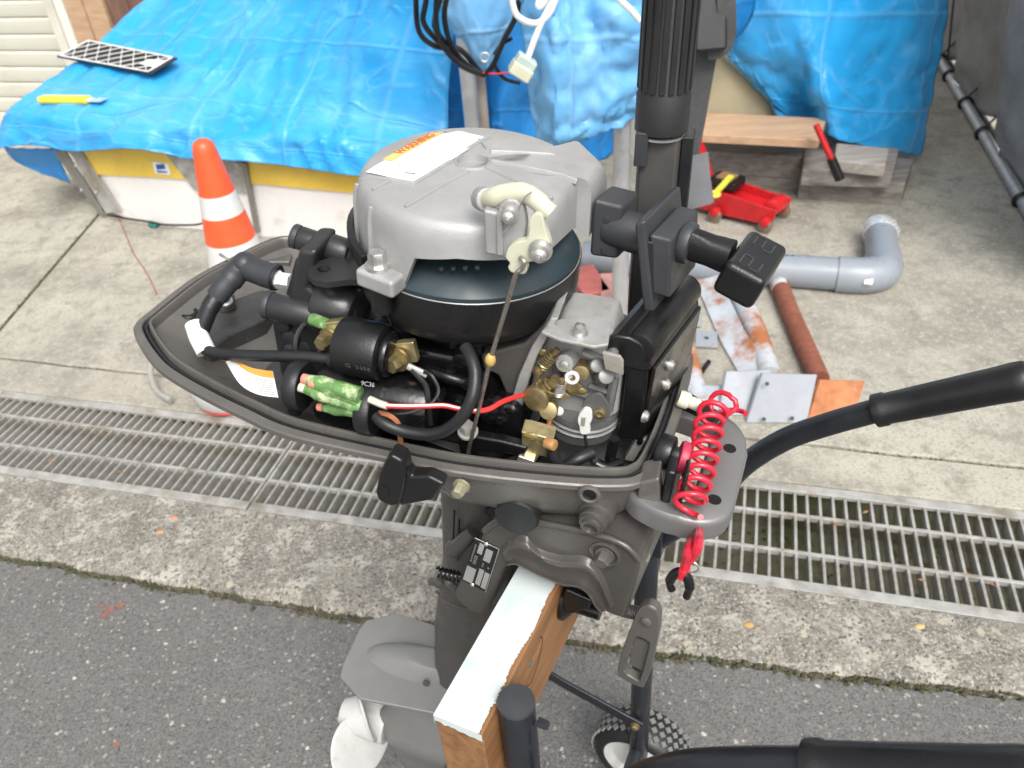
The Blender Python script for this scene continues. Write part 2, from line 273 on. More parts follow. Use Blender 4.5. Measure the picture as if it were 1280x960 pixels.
# ------------------------------------------------------------------ mesh builder
class MB:
    def __init__(s): s.v = []; s.f = []
    def add(s, vs, fs):
        o = len(s.v); s.v += [V(p) for p in vs]; s.f += [[i + o for i in f] for f in fs]; return s
    def hexa(s, p):   # bottom 4, top 4
        return s.add(p, [(0, 3, 2, 1), (4, 5, 6, 7), (0, 1, 5, 4), (1, 2, 6, 5), (2, 3, 7, 6), (3, 0, 4, 7)])
    def box(s, a, b):
        a, b = V(a), V(b)
        return s.hexa([(a.x, a.y, a.z), (b.x, a.y, a.z), (b.x, b.y, a.z), (a.x, b.y, a.z), (a.x, a.y, b.z), (b.x, a.y, b.z), (b.x, b.y, b.z), (a.x, b.y, b.z)])
    def obox(s, c, ax, ay, az):   # centre and three half vectors
        c, ax, ay, az = V(c), V(ax), V(ay), V(az)
        return s.hexa([c - ax - ay - az, c + ax - ay - az, c + ax + ay - az, c - ax + ay - az, c - ax - ay + az, c + ax - ay + az, c + ax + ay + az, c - ax + ay + az])
    def rings(s, rs, cap0=True, cap1=True, closed=True):
        n = len(rs[0]); o = len(s.v)
        for r in rs: s.v += [V(p) for p in r]
        for i in range(len(rs) - 1):
            for j in range(n if closed else n - 1):
                k = (j + 1) % n
                s.f.append([o + i * n + j, o + i * n + k, o + (i + 1) * n + k, o + (i + 1) * n + j])
        if cap0: s.f.append([o + j for j in range(n)][::-1])
        if cap1: s.f.append([o + (len(rs) - 1) * n + j for j in range(n)])
        return s
    def prism(s, poly, vec):
        vec = V(vec); return s.rings([[V(p) for p in poly], [V(p) + vec for p in poly]])
    def frame(s, ax):
        ax = V(ax).normalized(); t = V((0, 0, 1)) if abs(ax.z) < .9 else V((1, 0, 0))
        a = ax.cross(t).normalized(); return a, ax.cross(a).normalized()
    def lathe(s, o, ax, prof, n=24, a0=0.0, cap=True):
        o = V(o); ax = V(ax).normalized(); a, b = s.frame(ax)
        return s.rings([[o + ax * h + (a * math.cos(a0 + 6.28318 * k / n) + b * math.sin(a0 + 6.28318 * k / n)) * max(r, 1e-5) for k in range(n)] for r, h in prof], cap, cap)
    def cyl(s, p0, p1, r0, r1=None, n=18):
        p0, p1 = V(p0), V(p1); return s.lathe(p0, p1 - p0, [(r0, 0), (r0 if r1 is None else r1, (p1 - p0).length)], n)
    def rcyl(s, p0, p1, r, b=.002, n=20):     # cylinder with eased ends
        p0, p1 = V(p0), V(p1); h = (p1 - p0).length
        return s.lathe(p0, p1 - p0, [(r - b, 0), (r - b * .3, b * .3), (r, b), (r, h - b), (r - b * .3, h - b * .3), (r - b, h)], n)
    def tube(s, pts, r, n=8, closed=False):
        pts = [V(p) for p in pts]; N = len(pts); rs = []
        up = None
        for i, p in enumerate(pts):
            if closed: t = pts[(i + 1) % N] - pts[i - 1]
            else: t = pts[min(i + 1, N - 1)] - pts[max(i - 1, 0)]
            t.normalize()
            if up is None:
                up = s.frame(t)[0]
            up = (up - t * up.dot(t)).normalized(); b = t.cross(up)
            rr = r[min(i, len(r) - 1)] if isinstance(r, (list, tuple)) else r
            rs.append([p + (up * math.cos(6.28318 * k / n) + b * math.sin(6.28318 * k / n)) * rr for k in range(n)])
        if closed: rs.append(rs[0]); return s.rings(rs, False, False)
        return s.rings(rs)
    def sweep(s, pts, prof, up=(0, 0, 1)):    # prof (side, up) pairs
        pts = [V(p) for p in pts]; up = V(up); rs = []
        for i, p in enumerate(pts):
            t = (pts[min(i + 1, len(pts) - 1)] - pts[max(i - 1, 0)]).normalized()
            sd_ = t.cross(up).normalized(); u2 = sd_.cross(t).normalized()
            rs.append([p + sd_ * a + u2 * b for a, b in prof])
        return s.rings(rs)
    def sphere(s, c, r, n=12, sc=(1, 1, 1)):
        c = V(c); rs = []
        for i in range(n // 2 + 1):
            t = math.pi * i / (n // 2)
            rs.append([c + V((math.sin(t) * math.cos(6.28318 * k / n) * r * sc[0], math.sin(t) * math.sin(6.28318 * k / n) * r * sc[1], -math.cos(t) * r * sc[2])) for k in range(n)])
        return s.rings(rs)
    def torus(s, c, ax, R, r, n=24, m=8):
        c = V(c); a, b = s.frame(ax)
        return s.tube([c + (a * math.cos(6.28318 * k / n) + b * math.sin(6.28318 * k / n)) * R for k in range(n)], r, m, True)
    def hexbolt(s, p, ax, r, h, washer=True):
        p = V(p); ax = V(ax).normalized()
        if washer: s.lathe(p, ax, [(r * 1.35, 0), (r * 1.35, h * .25)], 18)
        return s.lathe(p + ax * h * .25, ax, [(r, 0), (r, h * .8), (r * .84, h)], 6)
    def screw(s, p, ax, r, h):
        p = V(p); ax = V(ax).normalized()
        s.lathe(p, ax, [(r * 1.4, 0), (r * 1.4, h * .18)], 18)
        s.lathe(p + ax * h * .18, ax, [(r, 0), (r, h * .45), (r * .85, h * .75), (r * .35, h * .85), (r * .3, h * .6), (.0001, h * .55)], 16)
        a, b = s.frame(ax)
        return s
    def build(s, name, m, parent=None, bevel=0.0, ang=38, local=False, kind=None, seg=2):
        me = bpy.data.meshes.new(name)
        vs = s.v
        if parent is not None and not local:
            im = XF[parent.name].inverted(); vs = [im @ p for p in vs]
        me.from_pydata([tuple(p) for p in vs], [], s.f); me.update()
        bm = bmesh.new(); bm.from_mesh(me)
        bmesh.ops.remove_doubles(bm, verts=bm.verts, dist=1e-6)
        bmesh.ops.dissolve_degenerate(bm, dist=1e-6, edges=bm.edges)
        bmesh.ops.recalc_face_normals(bm, faces=bm.faces)
        bm.to_mesh(me); bm.free()
        for p in me.polygons: p.use_smooth = True
        me.set_sharp_from_angle(angle=rad(ang))
        me.materials.append(m)
        ob = bpy.data.objects.new(name, me); COL.objects.link(ob)
        if parent is not None:
            ob.parent = parent; XF[ob.name] = XF[parent.name]
        else: XF[ob.name] = Matrix.Identity(4)
        if bevel:
            bv = ob.modifiers.new('bevel', 'BEVEL'); bv.width = bevel; bv.segments = seg; bv.limit_method = 'ANGLE'; bv.angle_limit = rad(35); bv.harden_normals = True
        if kind: ob['kind'] = kind
        return ob
XF = {}
def thing(name, label, cat, loc=(0, 0, 0), rotz=0.0, group=None, mtx=None):
    o = bpy.data.objects.new(name, None); COL.objects.link(o); o.empty_display_size = .05
    M_ = mtx if mtx is not None else Matrix.Translation(V(loc)) @ Matrix.Rotation(rotz, 4, 'Z')
    o.matrix_world = M_; XF[o.name] = M_
    o['label'] = label; o['category'] = cat
    if group: o['group'] = group
    return o
def tag(o, label, cat, group=None):
    o['label'] = label; o['category'] = cat
    if group: o['group'] = group
    return o
def cat_rom(P, n=6, closed=False):
    P = [V(p) for p in P]; N = len(P); out = []
    for i in range(N if closed else N - 1):
        if closed: a, b, c, d = P[i - 1], P[i], P[(i + 1) % N], P[(i + 2) % N]
        else: a, b, c, d = P[max(i - 1, 0)], P[i], P[i + 1], P[min(i + 2, N - 1)]
        for k in range(n):
            t = k / n
            out.append(.5 * ((2 * b) + (c - a) * t + (2 * a - 5 * b + 4 * c - d) * t * t + (3 * b - a - 3 * c + d) * t ** 3))
    if not closed: out.append(P[-1])
    return out
def inset(poly, d):   # inward offset of a CCW/CW planar (x,y) polygon keeping z
    N = len(poly); area = sum(poly[i].x * poly[(i + 1) % N].y - poly[(i + 1) % N].x * poly[i].y for i in range(N))
    sgn = 1 if area > 0 else -1; out = []
    for i in range(N):
        t = (poly[(i + 1) % N] - poly[i - 1]); nrm = V((-t.y, t.x, 0)).normalized() * sgn
        out.append(poly[i] + nrm * d)
    return out
def text(body, size, mtx, m, name, parent, depth=.0003):
    cu = bpy.data.curves.new(name, 'FONT'); cu.body = body; cu.size = size; cu.extrude = depth; cu.align_x = 'CENTER'; cu.align_y = 'CENTER'
    t = bpy.data.objects.new(name + '_tmp', cu); COL.objects.link(t)
    bpy.context.view_layer.update()
    me = bpy.data.meshes.new_from_object(t.evaluated_get(bpy.context.evaluated_depsgraph_get()))
    bpy.data.objects.remove(t); bpy.data.curves.remove(cu)
    me.transform(mtx); me.materials.clear(); me.materials.append(m)
    o = bpy.data.objects.new(name, me); COL.objects.link(o); o.parent = parent; XF[o.name] = XF[parent.name]
    return o
def basis(o, x, y, z):
    return Matrix(((x.x, y.x, z.x, o.x), (x.y, y.y, z.y, o.y), (x.z, y.z, z.z, o.z), (0, 0, 0, 1)))

# ================================================================== SETTING
def struct(o): o['kind'] = 'structure'; return o
# asphalt road: one sheet reaching far out on the camera side
def asphalt_edge(e):     # n coordinate of the ragged asphalt edge
    base = 1.058 + max(0, (e + .9)) * .056
    return base + .010 * noise.noise(V((e * 6, 3.1, 0))) + .006 * noise.noise(V((e * 23, 7.7, 0)))
b = MB(); es = [-60, -20, -8] + [-4 + i * .02 for i in range(400)] + [6, 20, 60]
fr = [D(e, asphalt_edge(e) - .012, -.018) for e in es]; bk = [D(e, -60, -.018) for e in es]
b.rings([bk, fr], False, False, closed=False)
struct(b.build('asphalt_road', ASPH))
# rough concrete kerb beside the drain, broken edge towards the asphalt
b = MB(); rws = []
for e in [-60, -20, -8] + [-4 + i * .02 for i in range(400)] + [6, 20, 60]:
    a = asphalt_edge(e); r = []
    for k, (n_, z_) in enumerate([(a - .004, -.05), (a, -.012), (a + .012, -.004), (a + .05, 0), (1.22, .002), (1.318, 0), (1.318, -.3)]):
        r.append(D(e, n_ + (.004 * noise.noise(V((e * 30, k, 1))) if k < 3 else 0), z_ + (.003 * noise.noise(V((e * 9, n_ * 9, 0))) if 0 < k < 5 else 0)))
    rws.append(r)
b.rings(rws, False, False, closed=False)
struct(b.build('kerb', KERB))
# moss and grit caught along the kerb foot
b = MB()
for i in range(4200):
    e = rnd.uniform(-2.4, 1.7); a = asphalt_edge(e)
    dens = .5 + .5 * noise.noise(V((e * 3.2, 11, 0)))
    if rnd.random() > .25 + dens * .75: continue
    n_ = a + rnd.gauss(-.001, .009); s_ = rnd.uniform(.002, .008)
    c = D(e, n_, -.016); 
    q = [c + V((rnd.uniform(-1, 1), rnd.uniform(-1, 1), 0)) * s_ * 1.3 for _ in range(4)]
    b.add([c + V((s_, 0, 0)), c + V((0, s_, 0)), c + V((-s_, 0, 0)), c + V((0, -s_, 0)), c + V((0, 0, s_ * rnd.uniform(.6, 1.5)))], [(0, 1, 4), (1, 2, 4), (2, 3, 4), (3, 0, 4)])
mo = b.build('moss', MOSS, kind='stuff'); tag(mo, 'dark green moss and grit along the foot of the kerb', 'moss')
# drain channel
b = MB()
b.rings([[D(-8, n_, z_) for n_, z_ in ((1.318, -.012), (1.318, -.17), (1.674, -.17), (1.674, -.012))], [D(6, n_, z_) for n_, z_ in ((1.318, -.012), (1.318, -.17), (1.674, -.17), (1.674, -.012))]], False, False, closed=False)
struct(b.build('drain_channel', PIT))
# leaf litter and silt in the drain
b = MB()
for i in range(900):
    e = rnd.uniform(-2.6, 1.6); n_ = rnd.uniform(1.33, 1.66); s_ = rnd.uniform(.004, .014); c = D(e, n_, -.168 + rnd.uniform(0, .01))
    a = rnd.uniform(0, 6.28); p = V((math.cos(a), math.sin(a), rnd.uniform(-.3, .3))) * s_; q = V((-math.sin(a), math.cos(a), rnd.uniform(-.3, .3))) * s_ * .5
    b.add([c + p, c + q, c - p, c - q], [(0, 1, 2, 3)])
li = b.build('leaf_litter', mat('dead_leaves', (.15, .10, .04), .9, var=.5, scale=3, col2=(.06, .08, .02), c2s=4, c2lo=.45, c2hi=.55), kind='stuff'); tag(li, 'dead leaves and silt at the bottom of the drain', 'litter')
# far apron: slabs with open joints
ap = struct(MB().prism([D(-60, 1.676, -.30), D(60, 1.676, -.30), D(60, 90, -.30), D(-60, 90, -.30)], (0, 0, .27)).build('concrete_apron', PIT))
def slab(pts, z=0.0, jag=None):
    mb = MB(); mb.prism([V((p.x, p.y, -.05)) for p in pts], (0, 0, .05 + z)); return mb.build('slab', APRON, ap, bevel=.006)
def jline(e0, e1, n0, step=.05, amp=.005):
    k = max(2, int(abs(e1 - e0) / step)); return [D(e0 + (e1 - e0) * i / k, n0 + amp * noise.noise(V(((e0 + (e1 - e0) * i / k) * 5, n0, 0)))) for i in range(k + 1)]
j1 = 1.838; dl = lambda n_: -2.595 - (n_ - 2.012) * .283          # left cross joint
slab(jline(-6, 3, 1.678, .3, 0) + jline(3, -6, j1 - .004, amp=.008))
slab(jline(dl(j1) + .012, 3.0, j1 + .004, amp=.009) + [D(3.0, 9), D(dl(9) + .012, 9)], z=.003)
slab(jline(-9, dl(j1) - .012, j1 + .004) + [D(dl(9) - .012, 9), D(-9, 9)], z=-.004)
b = MB()
for i in range(3800):      # moss grown into the slab joints
    if i % 2: n_ = rnd.uniform(j1, 4.2); e = dl(n_) + rnd.gauss(0, .006)
    else:
        e = rnd.uniform(-3.0, 1.8); n_ = j1 + rnd.gauss(0, .004)
        if noise.noise(V((e * 2.5, 31, 0))) < -.05: continue
    s_ = rnd.uniform(.003, .008); c = D(e, n_, -.010)
    b.add([c + V((s_, 0, 0)), c + V((0, s_, 0)), c + V((-s_, 0, 0)), c + V((0, -s_, 0)), c + V((0, 0, s_ * rnd.uniform(.6, 1.4)))], [(0, 1, 4), (1, 2, 4), (2, 3, 4), (3, 0, 4)])
tag(b.build('joint_moss', MOSS, kind='stuff'), 'green brown moss grown into the joints between the concrete slabs', 'moss')
slab([D(3.01, 1.678), D(12, 1.678), D(12, 9), D(3.01, 9)])
slab([D(-9, 9.01), D(12, 9.01), D(12, 40), D(-9, 40)])

# drain grates
def grate_panel(e0, e1, label):
    g = thing('drain_grate', label, 'drain grate', D((e0 + e1) / 2, 1.5, 0), DA, 'galvanised grates over the drain')
    a0, a1 = e0 + .003, e1 - .003
    for n0, n1 in ((1.320, 1.350), (1.644, 1.672)):
        MB().hexa([D(a0, n0, -.012), D(a1, n0, -.012), D(a1, n1, -.012), D(a0, n1, -.012), D(a0, n0, .001), D(a1, n0, .001), D(a1, n1, .001), D(a0, n1, .001)]).build('side_rail', GALV, g, bevel=.002)
    for n_ in (1.437, 1.562):
        MB().hexa([D(a0, n_ - .005, -.016), D(a1, n_ - .005, -.016), D(a1, n_ + .005, -.016), D(a0, n_ + .005, -.016), D(a0, n_ - .005, .0005), D(a1, n_ - .005, .0005), D(a1, n_ + .005, .0005), D(a0, n_ + .005, .0005)]).build('cross_rod', GALV, g, bevel=.0015)
    for a in (a0, a1 - .007):
        MB().hexa([D(a, 1.351, -.04), D(a + .007, 1.351, -.04), D(a + .007, 1.643, -.04), D(a, 1.643, -.04), D(a, 1.351, 0), D(a + .007, 1.351, 0), D(a + .007, 1.643, 0), D(a, 1.643, 0)]).build('end_bar', GALV, g, bevel=.001)
    n = int((a1 - a0 - .02) / .0305); p = (a1 - a0 - .007) / n
    me = None
    for i in range(1, n):
        e = a0 + .0035 + p * i
        if me is None:
            o = MB().hexa([D(e - .0035, 1.351, -.042), D(e + .0035, 1.351, -.042), D(e + .0036, 1.643, -.042), D(e - .0036, 1.643, -.042), D(e - .0036, 1.351, -.0015), D(e + .0036, 1.351, -.0015), D(e + .0036, 1.643, -.0015), D(e - .0036, 1.643, -.0015)]).build('bearing_bar', GALV, g, bevel=.001)
            me = o; c0 = e
        else:
            o = me.copy(); COL.objects.link(o); o.parent = g; o.location = (e - c0 + rnd.uniform(-.0006, .0006), 0, 0); o.rotation_euler = (rnd.uniform(-.004, .004), 0, rnd.uniform(-.006, .006))
    return g
_gl = ['galvanised drain grate farthest from the cart, past the white tub', 'galvanised drain grate next to the white tub, ending at the dark joint', 'galvanised drain grate behind the motor leg and cowl latch', 'galvanised drain grate under the red lanyard and the cart handle grip']
_gl += ['galvanised drain grate two joints past the white tub, away from the cart', 'galvanised drain grate beyond the one under the red lanyard']
for i, e0 in enumerate((-3.375, -2.278, -1.181, -.084, -4.472, 1.013)): grate_panel(e0, e0 + 1.097, _gl[i])

# ================================================================== BACKGROUND
# garage with roller shutter and board door
gN = 3.771 + .02; 
gar = thing('garage_front', 'cream roller shutter garage front with brown board wall behind the boat', 'building', D(-4.5, gN, 0), DA)
def gar_hit(u, v, off=0.0): return hit(u, v, D(0, gN + off), DN)
pe = gar_hit(68, 20).dot(DE)                       # right edge of the shutter
me0 = None; sh = .083
for k in range(30):
    z0 = .01 + k * sh
    prof = [(0, 0), (.010, .004), (.014, .014), (.014, sh - .012), (.008, sh - .003), (0, sh - .001)]
    if me0 is None:
        rg = [[D(e, gN - a, z0 + h) for a, h in prof] for e in (pe - 2.6, pe)]
        me0 = MB().rings(rg).build('shutter_slat', SHUT, gar, ang=25)
    else:
        o = me0.copy(); COL.objects.link(o); o.parent = gar; o.location = (0, rnd.uniform(-.001, .001), k * sh)
def vpost(name, e0, e1, n0, n1, z1, m): return MB().hexa([D(e0, n0), D(e1, n0), D(e1, n1), D(e0, n1), D(e0, n0, z1), D(e1, n0, z1), D(e1, n1, z1), D(e0, n1, z1)]).build(name, m, gar, bevel=.004)
vpost('guide_rail', pe + .002, pe + .055, gN - .05, gN + .06, 2.6, SHUT)
vpost('door_post', pe + .057, pe + .11, gN - .04, gN + .06, 2.6, mat('post_white', (.70, .68, .62), .5, var=.08))
vpost('wall_board', pe + .112, pe + .215, gN - .03, gN + .05, 2.6, PLANK)
vpost('wall_board', pe + .217, pe + .33, gN - .02, gN + .05, 2.6, PLANK)
for i in range(9): vpost('wall_board', pe + .335 + i * .125, pe + .455 + i * .125, gN + .0 + .004 * (i % 2), gN + .05, 2.6, DOORW)
MB().hexa([D(pe - 3.2, gN + .07), D(pe + 4, gN + .07), D(pe + 4, gN + .3), D(pe - 3.2, gN + .3), D(pe - 3.2, gN + .07, 3), D(pe + 4, gN + .07, 3), D(pe + 4, gN + .3, 3), D(pe - 3.2, gN + .3, 3)]).build('wall', SHUT, gar)

# ---- boat
tp = gz(118, 264, .03); tq = gz(448, 304, .03)
TD = (tq - tp); TD.z = 0; TD.normalize(); TN = V((-TD.y, TD.x, 0))     # along the transom / towards the bow
def tr(u, v, off=0.0): return hit(u, v, tp + TN * off, TN)
boat = thing('boat', 'small white boat with yellow band, stern under a blue tarpaulin', 'boat', tp + TD * .7, math.atan2(TD.y, TD.x))
low = [tr(116, 236), tr(131, 264), tr(165, 277), tr(240, 290), tr(330, 298), tr(450, 306), tr(540, 306), tr(580, 262)]
top = [tr(96, 198), tr(590, 240)]
outl = [top[0]] + low + [top[1]]
def shrink(P, d, s, lift):
    c = sum(P, V()) / len(P); return [c + (p - c) * s + TN * d + V((0, 0, lift)) for p in P]
hull = MB().rings([outl, shrink(outl, .35, .97, .01), shrink(outl, .58, .88, .03), shrink(outl, .70, .62, .08), shrink(outl, .74, .2, .12)]).build('hull', HULLW, boat, bevel=.012, ang=30)
band = MB().prism([p - TN * .012 for p in (tr(70, 176), tr(124, 217), tr(227, 222), tr(317, 228), tr(446, 240), tr(585, 256), tr(588, 222), tr(440, 196), tr(240, 180))], TN * .010).build('yellow_band', HULLY, boat)
for (pp, m, n_, off) in (
    ([(66, 180), (84, 183), (134, 265), (128, 266)], mat('dull_metal', (.24, .23, .21), .5, metal=.5), 'corner_bracket', .022),
    ([(88, 184), (105, 186), (155, 262), (136, 265)], GALV, 'corner_bracket', .018),
    ([(208, 188), (306, 200), (313, 240), (308, 238), (247, 236)], GALV, 'motor_pad', .020),
    ([(306, 200), (312, 201), (328, 288), (323, 290)], mat('dull_metal', (.24, .23, .21), .5, metal=.5), 'pad_bracket', .026)):
    MB().prism([p - TN * off for p in (tr(*q) for q in pp)], TN * (off - .013) if off > .02 else TN * .004).build(n_, m, boat, bevel=.002)
for (u, v) in ((106, 235), (124, 238), (99, 205), (300, 203)):
    MB().lathe(tr(u, v) - TN * .020, -TN, [(.007, 0), (.007, .004), (.004, .007)], 10).build('bolt', STEEL, boat)
stk = MB().prism([p - TN * .016 for p in (tr(193, 200), tr(213, 203), tr(216, 217), tr(197, 215))], TN * .003).build('sticker', LABELW, boat)
BLUEINK = mat('blue_ink', (.02, .08, .35), .5)
MB().prism([p - TN * .0185 for p in (tr(198, 204), tr(208, 203), tr(210, 209), tr(200, 210))], TN * .002).build('emblem', BLUEINK, stk)
MB().prism([p - TN * .0185 for p in (tr(199, 211.5), tr(212, 212.5), tr(212, 214), tr(200, 213.5))], TN * .002).build('lettering', BLUEINK, stk)
MB().rcyl(tr(193, 276) - TN * .03, tr(203, 279) - TN * .03, .016, .004, 10).build('drain_plug', mat('green_plug', (.02, .16, .12), .4), boat)
tag(MB().tube(cat_rom([tr(140, 265) - TN * .03, tr(165, 268) - TN * .04, tr(192, 272) - TN * .04, tr(215, 276) - TN * .04, tr(250, 276) - TN * .04, tr(262, 274) - TN * .03], 6), .0045, 6).build('hull_cable', BLACK), 'thin black cable running across the foot of the white transom', 'cable')
tag(MB().tube(cat_rom([gz(146, 268, .02), gz(156, 290, .006), gz(166, 315, .006), (gz(176, 330, .006)), gz(186, 346, .006), gz(196, 368, .006)], 6), .0020, 5).build('red_wire', mat('wire_dull_red', (.34, .05, .05), .5)), 'thin red wire trailing over the concrete from the boat stern', 'wire')

# ---- tarpaulins
def sheet(name, ctrl, m, nu=10, nv=10, amp=.02, fs=(4, 4), seed=0, thick=.0025, parent=None, ridge=.5):
    rows = [cat_rom(r, nu) for r in ctrl]; cols = list(zip(*rows)); g = [cat_rom(list(c), nv) for c in cols]   # g[i][j]
    W, H = len(g), len(g[0]); P = [[V(g[i][j]) for j in range(H)] for i in range(W)]
    out = []
    for i in range(W):
        for j in range(H):
            du = P[min(i + 1, W - 1)][j] - P[max(i - 1, 0)][j]; dv = P[i][min(j + 1, H - 1)] - P[i][max(j - 1, 0)]
            nn = du.cross(dv); nn = nn.normalized() if nn.length > 1e-9 else V((0, 0, 1))
            a, c = i / W * fs[0], j / H * fs[1]
            wv = noise.noise(V((a, c, seed))) * .6 + ((1 - min(1, 2.2 * abs(noise.noise(V((a * 1.7 + c * .8, c * 1.2 - a * .4, seed + 5)))))) ** 2) * ridge * .9 + noise.noise(V((a * 3.1, c * 3.1, seed + 9))) * .25
            out.append(P[i][j] + nn * wv * amp)
    fc = [(i * H + j, (i + 1) * H + j, (i + 1) * H + j + 1, i * H + j + 1) for i in range(W - 1) for j in range(H - 1)]
    mb = MB(); mb.add(out, fc); o = mb.build(name, m, parent, ang=60)
    me = o.data; LU = sum((P[i + 1][H // 2] - P[i][H // 2]).length for i in range(W - 1)); LV = sum((P[W // 2][j + 1] - P[W // 2][j]).length for j in range(H - 1))
    if len(me.vertices) == W * H:
        uv = me.uv_layers.new(name='cloth')
        for lp in me.loops: uv.data[lp.index].uv = ((lp.vertex_index // H) / (W - 1) * LU + seed, (lp.vertex_index % H) / (H - 1) * LV)
    sm = o.modifiers.new('solid', 'SOLIDIFY'); sm.thickness = thick; sm.offset = 0
    return o
def TY(u, v, d): # point at distance d behind the transom plane (depths past the stern are compressed: the garage stands close)
    return tr(u, v, d * .42 if d > 0 else d)
bt = sheet('boat_tarpaulin', [
    [TY(2, 186, -.06), TY(40, 181, -.08), TY(100, 188, -.08), TY(170, 186, -.12), TY(235, 198, -.06), TY(290, 201, -.13), TY(350, 206, -.07), TY(400, 213, -.08), TY(450, 220, -.08), TY(560, 236, -.08)],
    [TY(2, 160, -.02), TY(40, 158, -.06), TY(100, 166, -.07), TY(170, 166, -.09), TY(235, 178, -.045), TY(290, 182, -.09), TY(350, 186, -.05), TY(400, 190, -.06), TY(450, 196, -.06), TY(560, 210, -.06)],
    [TY(14, 136, .06), TY(45, 140, -.02), TY(100, 146, -.03), TY(170, 150, -.03), TY(235, 158, -.03), TY(290, 162, -.03), TY(350, 166, -.03), TY(400, 170, -.03), TY(450, 176, -.03), TY(560, 190, -.03)],
    [TY(50, 112, .35), TY(85, 112, .3), TY(140, 116, .28), TY(200, 121, .27), TY(255, 126, .26), TY(310, 132, .25), TY(360, 134, .22), TY(410, 140, .18), TY(460, 148, .14), TY(560, 165, .10)],
    [TY(98, 78, .8), TY(130, 80, .72), TY(180, 82, .68), TY(235, 86, .64), TY(285, 90, .58), TY(330, 92, .5), TY(380, 96, .42), TY(425, 100, .32), TY(475, 106, .24), TY(560, 120, .16)],
    [TY(140, 40, 1.2), TY(175, 42, 1.1), TY(220, 44, 1.02), TY(265, 46, .92), TY(310, 48, .8), TY(355, 50, .68), TY(400, 52, .56), TY(440, 54, .42), TY(490, 58, .30), TY(565, 66, .22)],
    [TY(186, 0, 1.5), TY(220, 0, 1.4), TY(262, 0, 1.28), TY(305, 0, 1.14), TY(348, 0, .98), TY(390, 0, .82), TY(430, 0, .66), TY(470, 0, .5), TY(510, 0, .36), TY(570, 0, .26)],
    [TY(235, -55, 1.7), TY(268, -60, 1.55), TY(305, -66, 1.4), TY(342, -72, 1.24), TY(380, -78, 1.06), TY(418, -84, .88), TY(455, -90, .7), TY(490, -95, .54), TY(525, -95, .4), TY(575, -90, .3)],
    [TY(255, -80, 2.4), TY(285, -90, 2.3), TY(320, -95, 2.2), TY(355, -100, 2.1), TY(392, -105, 2.0), TY(428, -110, 1.9), TY(465, -115, 1.8), TY(500, -118, 1.7), TY(535, -118, 1.6), TY(585, -110, 1.5)],
], TARP, 9, 9, .021, (11, 2.4), 3, ridge=1.0)
tag(bt, 'large blue tarpaulin draped over the boat, hem hanging above the yellow band', 'tarpaulin')
# its left corner flap folding round the hull
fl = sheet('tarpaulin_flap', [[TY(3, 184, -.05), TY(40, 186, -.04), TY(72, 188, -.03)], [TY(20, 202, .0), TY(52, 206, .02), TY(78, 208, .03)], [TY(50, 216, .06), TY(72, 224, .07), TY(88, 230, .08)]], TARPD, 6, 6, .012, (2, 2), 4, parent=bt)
fl.name = 'corner_flap'
# centre flap with an eyelet
cy = 2.75
ft = sheet('tarpaulin', [
    [gy(540, -60, cy), gy(590, -60, cy - .03), gy(640, -60, cy), gy(668, -60, cy + .03)],
    [gy(548, 0, cy), gy(585, 0, cy - .05), gy(620, 0, cy - .02), gy(652, 0, cy + .02)],
    [gy(566, 40, cy), gy(590, 38, cy - .05), gy(615, 36, cy - .03), gy(640, 34, cy + .02)],
    [gy(590, 72, cy), gy(598, 68, cy - .03), gy(610, 66, cy - .02), gy(622, 62, cy + .01)],
    [gy(606, 91, cy - .01), gy(608, 91, cy - .01), gy(610, 90, cy - .01), gy(613, 89, cy)]], TARP2, 8, 8, .012, (3, 3), 8)
tag(ft, 'pale blue tarpaulin corner with a metal eyelet hanging in front of cables', 'tarpaulin')
MB().torus(gy(606, 72, cy - .055), (0, -1, .3), .013, .004, 16, 6).build('eyelet', STEEL, ft)
# middle sheet
my_ = 2.26
ms = sheet('tarpaulin', [
    [gy(650, -70, my_), gy(690, -70, my_ - .04), gy(730, -70, my_ + .02), gy(770, -70, my_ - .02), gy(830, -70, my_ + .02), gy(900, -70, my_ + .1)],
    [gy(648, 0, my_), gy(690, 0, my_ - .06), gy(730, 0, my_ - .0), gy(775, 0, my_ - .04), gy(830, 0, my_ + .04), gy(895, 0, my_ + .1)],
    [gy(652, 50, my_), gy(690, 52, my_ - .08), gy(730, 50, my_ - .03), gy(775, 48, my_ - .05), gy(828, 50, my_ + .02), gy(880, 40, my_ + .1)],
    [gy(660, 110, my_), gy(692, 112, my_ - .09), gy(730, 108, my_ - .05), gy(770, 104, my_ - .05), gy(812, 98, my_ + .02), gy(850, 90, my_ + .1)],
    [gy(668, 165, my_), gy(694, 168, my_ - .08), gy(728, 160, my_ - .05), gy(765, 145, my_ - .05), gy(800, 130, my_), gy(830, 120, my_ + .08)],
    [gy(672, 205, my_), gy(700, 190, my_ - .06), gy(730, 179, my_ - .04), gy(762, 165, my_ - .04), gy(793, 151, my_), gy(822, 140, my_ + .06)]], TARP2, 8, 8, .022, (5, 5), 12, ridge=.8)
tag(ms, 'crinkled pale blue tarpaulin hanging behind the ribbed tiller grip', 'tarpaulin')
